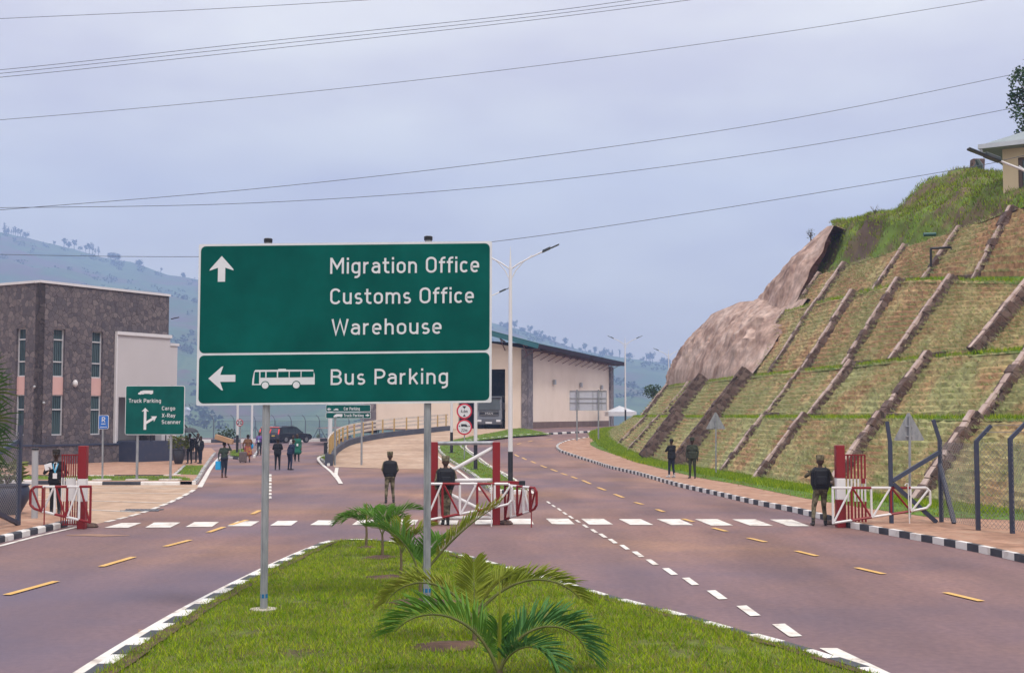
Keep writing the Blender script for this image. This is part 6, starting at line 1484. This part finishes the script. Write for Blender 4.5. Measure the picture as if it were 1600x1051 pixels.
# ---------------------------------------------------------------- palms
Pm = [leaf_mat('palm_green', [(.065,.16,.022),(.11,.24,.032),(.16,.30,.05)], 2, .3, .4), leaf_mat('palm_yellow', [(.15,.20,.02),(.24,.28,.035),(.30,.25,.06)], 2, .3, .4), leaf_mat('palm_blue', [(.045,.14,.035),(.10,.24,.075)], 2, .25, .35)]
M_rach = mat('palm_stalk', [(.09,.11,.03),(.15,.15,.05)], .6, 4); M_trunk = mat('palm_trunk', [(.10,.075,.045),(.17,.14,.08)], .9, 6, 6, .6)
def frond(root, base, az, length, el0, droop, leaf, mi, nl=34, roll=0, stalk=.22, tiltup=.35):
    """arched stalk with two rows of folded leaflets"""
    N = 16; pts = []; p = Vector(base); el = el0; d_az = Vector((math.cos(az), math.sin(az), 0))
    for i in range(N+1):
        pts.append(p.copy()); t = i/N; e = el0-droop*(t**1.35); p = p+(d_az*math.cos(e)+Vector((0,0,1))*math.sin(e))*(length/N)
    m = MB(); m.tube(pts, [.016*(1-.8*i/N)*max(.6, length) for i in range(N+1)], 6); fo = m.build('frond', M_rach, root, smooth=True)
    L_ = MB(); side0 = Vector((-d_az.y, d_az.x, 0))
    for i in range(nl):
        t = stalk+(1-stalk)*(i+.5)/nl; j = min(int(t*N), N-1); f = t*N-j; c = pts[j].lerp(pts[j+1], f); tg = (pts[j+1]-pts[j]).normalized()
        nrm = side0.cross(tg); nrm = -nrm if nrm.z < 0 and abs(tg.z) < .97 else nrm
        u = (t-stalk)/(1-stalk); ll = leaf*(.55+.9*math.sin(math.pi*(u*.80+.15))*.62)*R.uniform(.88, 1.1)
        for s in (-1, 1):
            sw = rad(48-26*u+R.uniform(-6,6)); dd = (side0*s*math.sin(sw+.25)+tg*math.cos(sw+.1)+nrm*(tiltup+R.uniform(-.13,.13)+.15*(1-u))).normalized()
            wv = dd.cross(nrm).normalized(); wd = .019*(ll/.5)**.5*R.uniform(.85,1.15); q = [c]
            sag = Vector((0,0,-1))*ll*R.uniform(.05,.2)
            a1, a2, a3 = c+dd*ll*.3, c+dd*ll*.68+sag*.35, c+dd*ll+sag
            fold = nrm*wd*.7
            L_.add([c, a1-wv*wd+fold, a2-wv*wd*.75+fold, a3, a2+wv*wd*.75+fold, a1+wv*wd+fold, a1, a2], [(0,6,1),(1,6,7,2),(2,7,3),(0,5,6),(5,4,7,6),(4,3,7)])
    L_.build('leaflets', Pm[mi], fo); return fo
def palm(g, label, cane, fronds, spear=None, tr=.05):
    root = thing('palm_plant', g, label, 'palm', 'young palms planted along the grass island')
    m = MB(); m.tube([g-Vector((0,0,.1)), g+Vector((.01,0,cane*.5)), g+Vector((0,.01,cane))], [tr*1.1,tr*.8,tr*.65], 8); m.build('trunk', M_trunk, root, smooth=True)
    for f in fronds: frond(root, g+Vector((0,0,cane*R.uniform(.75,1))), *f)
    if spear: m = MB(); m.tube([g+Vector((0,0,cane)), g+Vector((.01,0,cane+spear*.6)), g+Vector((.0,0,cane+spear))], [.016,.02,.003], 6); m.build('spear_leaf', Pm[1], root)
    return root
def ig(px, py):
    g = G(px, py, H0, .2); return Vector((g.x, g.y, isl_z(g.x, g.y)))
d = rad
# front palm, big drooping fronds; azimuth 0 = right, 180 = left, 90 = away
g1 = P(780, 1090, 13.0); g1.z = .10
palm(g1, 'nearest young palm at the bottom edge with broad drooping dark green fronds', .22,
     [(d(176),1.40,d(70),d(125),.46,0,46,0,.2,.6), (d(6),1.22,d(66),d(150),.44,2,46,0,.16,.6), (d(-32),.80,d(64),d(125),.36,2,34,0,.2,.2), (d(100),.45,d(86),d(20),.26,0,20)], .95, .05)
g2 = ig(700, 1006); g2 = Vector((P(741, 1000, g2.y).x, g2.y, g2.z))
palm(g2, 'second young palm with yellowing arched fronds, between the right sign post and the nearest palm', .3,
     [(d(178),1.30,d(60),d(125),.34,1,40,0,.3,.5), (d(6),1.46,d(50),d(105),.36,1,44,0,.3,.5), (d(95),.62,d(86),d(20),.32,1,28), (d(30),.8,d(62),d(60),.30,1,28)], None, .03)
g3 = ig(656, 930)
palm(g3, 'young palm hidden behind the right sign post, one long yellow frond leaning right', .3,
     [(d(8),1.62,d(52),d(25),.36,1,44,0,.25,.5), (d(165),1.15,d(74),d(80),.40,0,36), (d(60),.8,d(64),d(60),.4,0,30)], None, .03)
g4 = ig(626, 897)
palm(g4, 'young palm with spreading bright fronds left of the right sign post', .42,
     [(d(160),.55,d(66),d(60),.30,1,24), (d(15),.75,d(64),d(60),.32,1,26), (d(90),.6,d(82),d(40),.3,1,22), (d(-20),.5,d(72),d(70),.28,1,22)], None, .028)
g5 = ig(597, 870)
palm(g5, 'young palm, second from the far tip of the grass island', .42,
     [(d(172),.80,d(70),d(95),.32,0,26), (d(8),.92,d(66),d(85),.34,0,28), (d(80),.6,d(75),d(50),.3,0,24), (d(-30),.62,d(72),d(85),.3,0,24)], None, .03)
g6 = ig(572, 851)
palm(g6, 'young palm with upright spear leaf at the far tip of the grass island', .50,
     [(d(178),.72,d(52),d(110),.32,0,26), (d(3),.78,d(56),d(95),.32,0,26), (d(70),.5,d(70),d(70),.3,0,22), (d(205),.55,d(60),d(110),.3,0,22)], .42, .03)
# fan palm leaning in from the left edge
def fan_palm():
    Y = 27.0; g = P(-75, 905, Y); g.z = .1; root = thing('fan_palm', g, 'dark fan palm whose leaf tips reach in at the left edge', 'palm')
    m = MB(); m.tube([g-Vector((0,0,.1)), g+Vector((.05,0,1.5)), g+Vector((.0,0,2.6))], [.14,.12,.10], 10); m.build('trunk', M_trunk, root, smooth=True)
    hub = g+Vector((0,0,2.6))
    for tx, ty, a in ((-8,612,20),(-4,655,-5),(-6,694,-25),(-18,585,40),(-22,722,-45),(-120,590,120),(-150,650,170),(-90,560,80)):
        c = P(tx-14, ty, Y+R.uniform(-.4,.4)); m = MB(); m.tube([hub, hub.lerp(c, .6)+Vector((0,0,.08)), c], [.02,.015,.012], 6); f = m.build('leaf_stalk', M_rach, root)
        m = MB(); mid = rad(a)
        for i in range(15):
            an = mid+rad(-78+156*i/14); dd = Vector((math.cos(an), R.uniform(-.3,.3), math.sin(an))).normalized(); ll = (.62+.12*math.cos((i-7)*.2))*R.uniform(.9,1.05); w = dd.cross(Vector((0,1,0))).normalized()*.024; sg = Vector((0,0,-.1))*ll
            m.add([c-w*.4, c+dd*ll*.55-w, c+dd*ll+sg, c+dd*ll*.55+w, c+w*.4], [(0,1,2,3,4)])
        m.build('leaf_fan', leaf_mat('fan_leaf', [(.02,.05,.018),(.035,.075,.02),(.12,.13,.03)], 2) if i and 'fan_leaf' not in bpy.data.materials else bpy.data.materials['fan_leaf'], f)
fan_palm()
# ---------------------------------------------------------------- trees
M_bark = mat('tree_bark', [(.06,.045,.035),(.11,.085,.065)], .95, 4, 6, .6)
def leafy(B, c, r, n, size, flat=1.0):
    for _ in range(n):
        v = Vector((R.gauss(0,1), R.gauss(0,1), R.gauss(0,1))).normalized()*r*R.random()**.45; p = c+Vector((v.x, v.y, v.z*flat))
        d = Vector((R.uniform(-1,1), R.uniform(-1,1), R.uniform(-.8,.5))).normalized()*size*R.uniform(.6,1.2); w = d.cross(Vector((R.uniform(-1,1),R.uniform(-1,1),R.uniform(-1,1)))).normalized()*size*.36
        B.add([p, p+d*.5+w, p+d, p+d*.5-w], [(0,1,2,3)])
def hill_tree():
    g = P(1640, 285, 64); root = thing('broadleaf_tree', g, 'dark green broadleaf tree rising behind the hill house at the right edge', 'tree')
    m = MB(); top = P(1632, 130, 64); m.tube([g-Vector((0,0,1)), g.lerp(top, .4)+Vector((.2,0,0)), top], [.28,.2,.06], 9)
    Ml = [leaf_mat('tree_leaf', [(.018,.045,.012),(.03,.07,.018),(.055,.10,.03)], 1.2)]
    cl = [(1586,122,.42),(1592,140,.5),(1600,158,.55),(1584,163,.36),(1590,181,.42),(1602,185,.5),(1604,118,.6),(1596,205,.35),(1620,140,1.0),(1625,100,.9),(1640,160,1.1),(1655,120,1.2),(1612,205,.5),(1670,150,1.1),(1594,150,.4),(1581,150,.25),(1590,112,.3)]
    cr_ = MB()
    for x, y, r_ in cl:
        c = P(x, y, 64+R.uniform(-1,1)); m.tube([g.lerp(top, .55+.3*R.random()), c], [.07,.015], 5); leafy(cr_, c, r_, int(190*r_), .17)
    m.build('trunk', M_bark, root, smooth=True); cr_.build('crown', Ml, root)
hill_tree()
def small_tree(px, py, h_px, Y, label, name='small_tree', cols=[(.07,.08,.06),(.11,.12,.09)], sparse=90):
    g = P(px, py, Y); u = Y/2000; root = thing(name, g, label, 'tree'); m = MB(); m.tube([g-Vector((0,0,.3)), g+Vector((0,0,h_px*u*.5)), g+Vector((.05,0,h_px*u*.9))], [.05,.04,.01], 6)
    for i in range(7): a = R.uniform(0,6.28); b0 = g+Vector((0,0,h_px*u*R.uniform(.3,.7))); m.tube([b0, b0+Vector((.25*math.cos(a),.25*math.sin(a),.4))], [.02,.006], 4)
    m.build('trunk', M_bark, root); c = MB(); leafy(c, g+Vector((0,0,h_px*u*.66)), h_px*u*.32, sparse, .09, 1.25); c.build('crown', leaf_mat('small_leaf', cols, 2), root)
small_tree(1267, 381, 24, 84, 'thin sparse little tree on the edge of the upper rock face')
small_tree(1367, 338, 11, 73.5, 'tiny bare sapling on the crest of the grassy mound', sparse=14)
small_tree(497, 690, 13, 147, 'small bushy tree by the far perimeter fence', cols=[(.10,.14,.04),(.14,.18,.06)], sparse=120)
def bush(c, r_, label, n=300, size=.2):
    root = thing('shrub', c, label, 'shrub'); m = MB(); leafy(m, c+Vector((0,0,r_*.6)), r_, n, size, .75); m.build('foliage', leaf_mat('bush_leaf', [(.025,.05,.02),(.05,.085,.03)], 2), root); m = MB()
    for i in range(5): m.tube([c-Vector((0,0,.2)), c+Vector((R.uniform(-.4,.4)*r_, R.uniform(-.4,.4)*r_, r_*.9))], .03, 4)
    m.build('stem', M_bark, root)
bush(P(1020, 621, 113), .9, 'dark shrub at the far end of the second terrace', 420)
bush(P(353, 693, 140), 1.3, 'low grey green shrub beyond the far kerb', 260, .35)
# ---------------------------------------------------------------- valley and hills
RIDGE = [(-700,300),(-200,352),(0,361),(30,368),(60,377),(110,387),(150,400),(200,409),(262,428),(300,436),(420,452),(560,472),(700,492),(768,504),(830,519),(900,545),(960,557),(1040,567),(1100,572),(1300,580),(1700,560),(2200,520)]
RY = 2100.
def ridge_z(x):
    px = 800+2000*x/RY; py = np.interp(px, [r[0] for r in RIDGE], [r[1] for r in RIDGE]); return CAMH+(650-py)*RY/2000
def hill_z(x, y):
    n = mnoise.fractal(Vector((x*.004, y*.004, 0)), 1, 2, 5); n2 = mnoise.fractal(Vector((x*.02, y*.02, 3)), 1, 2, 4)
    if y < 168: return -.12
    if y < 420: t = (y-168)/252; return -.12-58*sstep(t)+n*8*t
    rz_ = ridge_z(x*RY/max(y, 600.)) if y < RY else ridge_z(x)
    if y < RY:
        t = (y-420)/(RY-420); return -58+n*8+(rz_+58)*(t**1.25)+(n*26+n2*3)*math.sin(math.pi*t)
    return rz_-(y-RY)*.28+n2*2
ys = [-60, 60, 150, 168, 180, 200, 230, 260, 300, 340, 380]+[420+i*21. for i in range(81)]+[2125, 2160, 2200]
XW = np.linspace(-1.45, 1.45, 260); vs = []; fs = []
for y in ys:
    for w in XW: x = w*max(y*.62+120, 160); vs.append((x, y, hill_z(x, y)))
nx = len(XW)
for j in range(len(ys)-1):
    for i in range(nx-1): fs.append((j*nx+i, j*nx+i+1, (j+1)*nx+i+1, (j+1)*nx+i))
M_hill = mat('hill_fields', [(.11,.075,.07),(.085,.10,.05),(.065,.115,.05),(.10,.15,.06),(.045,.075,.04)], .95, .007, 9, pos=[.40,.46,.51,.56,.62], stretch=(1,1,2.5), distort=.6)
hl = MB().add(vs, fs).build('hills', M_hill, org=(0,0,0), smooth=True); hl['kind'] = 'structure'
Mt = leaf_mat('ridge_leaf', [(.02,.04,.02),(.04,.06,.03)], .1)
def ridge_tree_proto(kind, label):
    root = local_thing('ridge_tree', label, 'tree', 'trees along the far ridge'); m = MB()
    h = (11, 8, 13)[kind]; m.tube([(0,0,-1),(.2,0,h*.5),(0,0,h*.9)], [.5,.35,.1], 5); m.build('trunk', M_bark, root); c = MB()
    if kind == 0: 
        for i in range(7): leafy(c, Vector((R.uniform(-2,2),R.uniform(-2,2),h*R.uniform(.55,.95))), 2.0, 40, 1.3)
    elif kind == 1:
        for i in range(8): leafy(c, Vector((R.uniform(-3.5,3.5),R.uniform(-2,2),h*R.uniform(.3,.8))), 2.3, 40, 1.4)
    else:
        for i in range(6): leafy(c, Vector((R.uniform(-.8,.8),R.uniform(-.8,.8),h*(.4+.1*i))), 1.3, 24, 1.1)
    c.build('crown', Mt, root); return root
protos = [ridge_tree_proto(0, 'tall rounded tree on the far ridge'), ridge_tree_proto(1, 'broad bushy tree on the far ridge'), ridge_tree_proto(2, 'slender tree on the far ridge')]
rp_ = [(3,2),(6,1),(9,2),(14,2),(17,2),(20,2),(24,2),(28,0),(36,1),(82,0),(97,0),(104,1),(113,0),(122,1),(131,0),(137,0),(142,2),(146,2),(151,2),(170,1),(176,1),(181,1),(212,1),(217,1),(250,0),(284,1),(287,1)]
rp_ += [(c_+R.gauss(0, 9), R.choice([1,1,2,0])) for c_ in (772,790,806,835,862,880,912,930,958,990,1012,1030) for i in range(R.randint(2,6))]
used = set()
for px, k in rp_:
    o = protos[k] if k not in used else copy_tree(protos[k]); used.add(k); x = (px-800)/2000*RY; s = R.uniform(.6, 1.5); o.scale = (s, s, s); put(o, (x, RY-4, hill_z(x, RY-4)-1), R.uniform(0, 6))
# woods on the hillside: one mass nobody could count
wv = []; 
for _ in range(9000):
    x, y = R.uniform(-1300, 900), R.uniform(520, 2060)
    if abs(x) > y*.62: continue
    d = mnoise.fractal(Vector((x*.006, y*.006, 7)), 1, 2, 3)
    if d > .22+.3*(R.random()-.5) or (R.random() < .05): wv.append((x, y, hill_z(x, y)))
B = MB()
for p in wv[:2200]: leafy(B, Vector(p)+Vector((0,0,2.5)), 5.0, 16, 3.6, .8)
tag(B.build('far_woods', Mt, org=(0,0,0)), kind='stuff')
def far_house(px, py, Y, w, label, c):
    p = P(px, py, Y); p.z = hill_z(p.x, Y)-.5; root = thing('far_house', p, label, 'house'); m = MB(); m.box(p+Vector((0,0,2)), (w, 7, 4)); m.build('wall', c, root); m = MB(); m.prism([(-w/2-.6,4),(w/2+.6,4),(w/2-1,6),(-w/2+1,6)], p+Vector((0,-4,0)), (1,0,0), (0,0,1), (0,8,0)); m.build('roof', M_refl, root)
far_house(480, 648, 640, 16, 'pale far house on the valley floor, left of the small green sign', M_white); far_house(486, 647.5, 655, 10, 'smaller pale far house right beside the pale house in the valley', M_white); far_house(286, 582, 900, 9, 'tiny pale house high on the far hillside left of the large sign', M_white)
# ---------------------------------------------------------------- overhead wires
M_cable = paint('cable_dark', (.07,.08,.12), .6, 0)
def wire(pts, Y0, Y1, r, label):
    n = len(pts); q = smooth_line(pts, 8); l = []
    for i, p in enumerate(q): l.append(P(p.x, p.y, Y0+(Y1-Y0)*i/(len(q)-1)))
    tag(MB().tube(l, r, 5).build('power_line', M_cable, smooth=True), label, 'cable', 'overhead power lines')
wire([(-300,44),(0,29.5),(300,16),(580,0),(900,-20)], 55, 55, .012, 'single power line crossing the top left corner of the sky, highest of all')
wire([(-300,133),(0,109.5),(400,66.5),(800,24.5),(990,0),(1200,-30)], 60, 60, .014, 'upper line of the close bunch of three power lines')
wire([(-300,139),(0,115),(400,72.5),(800,30),(1035,0),(1250,-30)], 60.4, 60.4, .014, 'middle line of the close bunch of three power lines')
wire([(-300,144),(0,121),(400,79),(800,35.5),(1080,0),(1300,-32)], 60.8, 60.8, .014, 'lower line of the close bunch of three power lines')
wire([(-300,206),(0,187.5),(400,152),(800,108),(1200,54),(1540,0),(1800,-45)], 56, 56, .012, 'lone power line below the bunch of three, crossing the whole sky')
wire([(-300,352),(0,328),(400,295),(800,250),(1200,192),(1580,117),(1900,45)], 58, 66, .014, 'power line running from above the stone office up into the tree crown')
wire([(-300,324),(0,324.5),(400,317),(800,288.5),(1200,237.5),(1580,169.5),(1900,100)], 58, 66, .014, 'power line below the tree bound one, almost level at the left')
wire([(-300,388),(0,397.5),(305,401),(560,395),(780,376.5),(1100,330),(1500,264),(1600,243),(1900,175)], 55, 50, .012, 'lowest power line, passing behind the large sign and across the hill house')
# ---------------------------------------------------------------- haze
hz_ = MB(); hz_.ob((-2220,-70,-100), (4440,0,0), (0,2290,0), (0,0,510)); ho = hz_.build('haze', [], org=(0,0,0)) if 0 else None
me = bpy.data.meshes.new('haze'); me.from_pydata([tuple(v) for v in hz_.v], [], hz_.f)
mh = bpy.data.materials.new('haze_air'); mh.use_nodes = True; t = mh.node_tree; t.nodes.clear(); o_ = t.nodes.new('ShaderNodeOutputMaterial'); pv = t.nodes.new('ShaderNodeVolumePrincipled')
pv.inputs['Color'].default_value = (.42,.57,.98,1); pv.inputs['Density'].default_value = .00052; t.links.new(pv.outputs[0], o_.inputs['Volume']); me.materials.append(mh)
ho = bpy.data.objects.new('haze', me); C.objects.link(ho); ho['kind'] = 'stuff'; ho.display_type = 'WIRE'
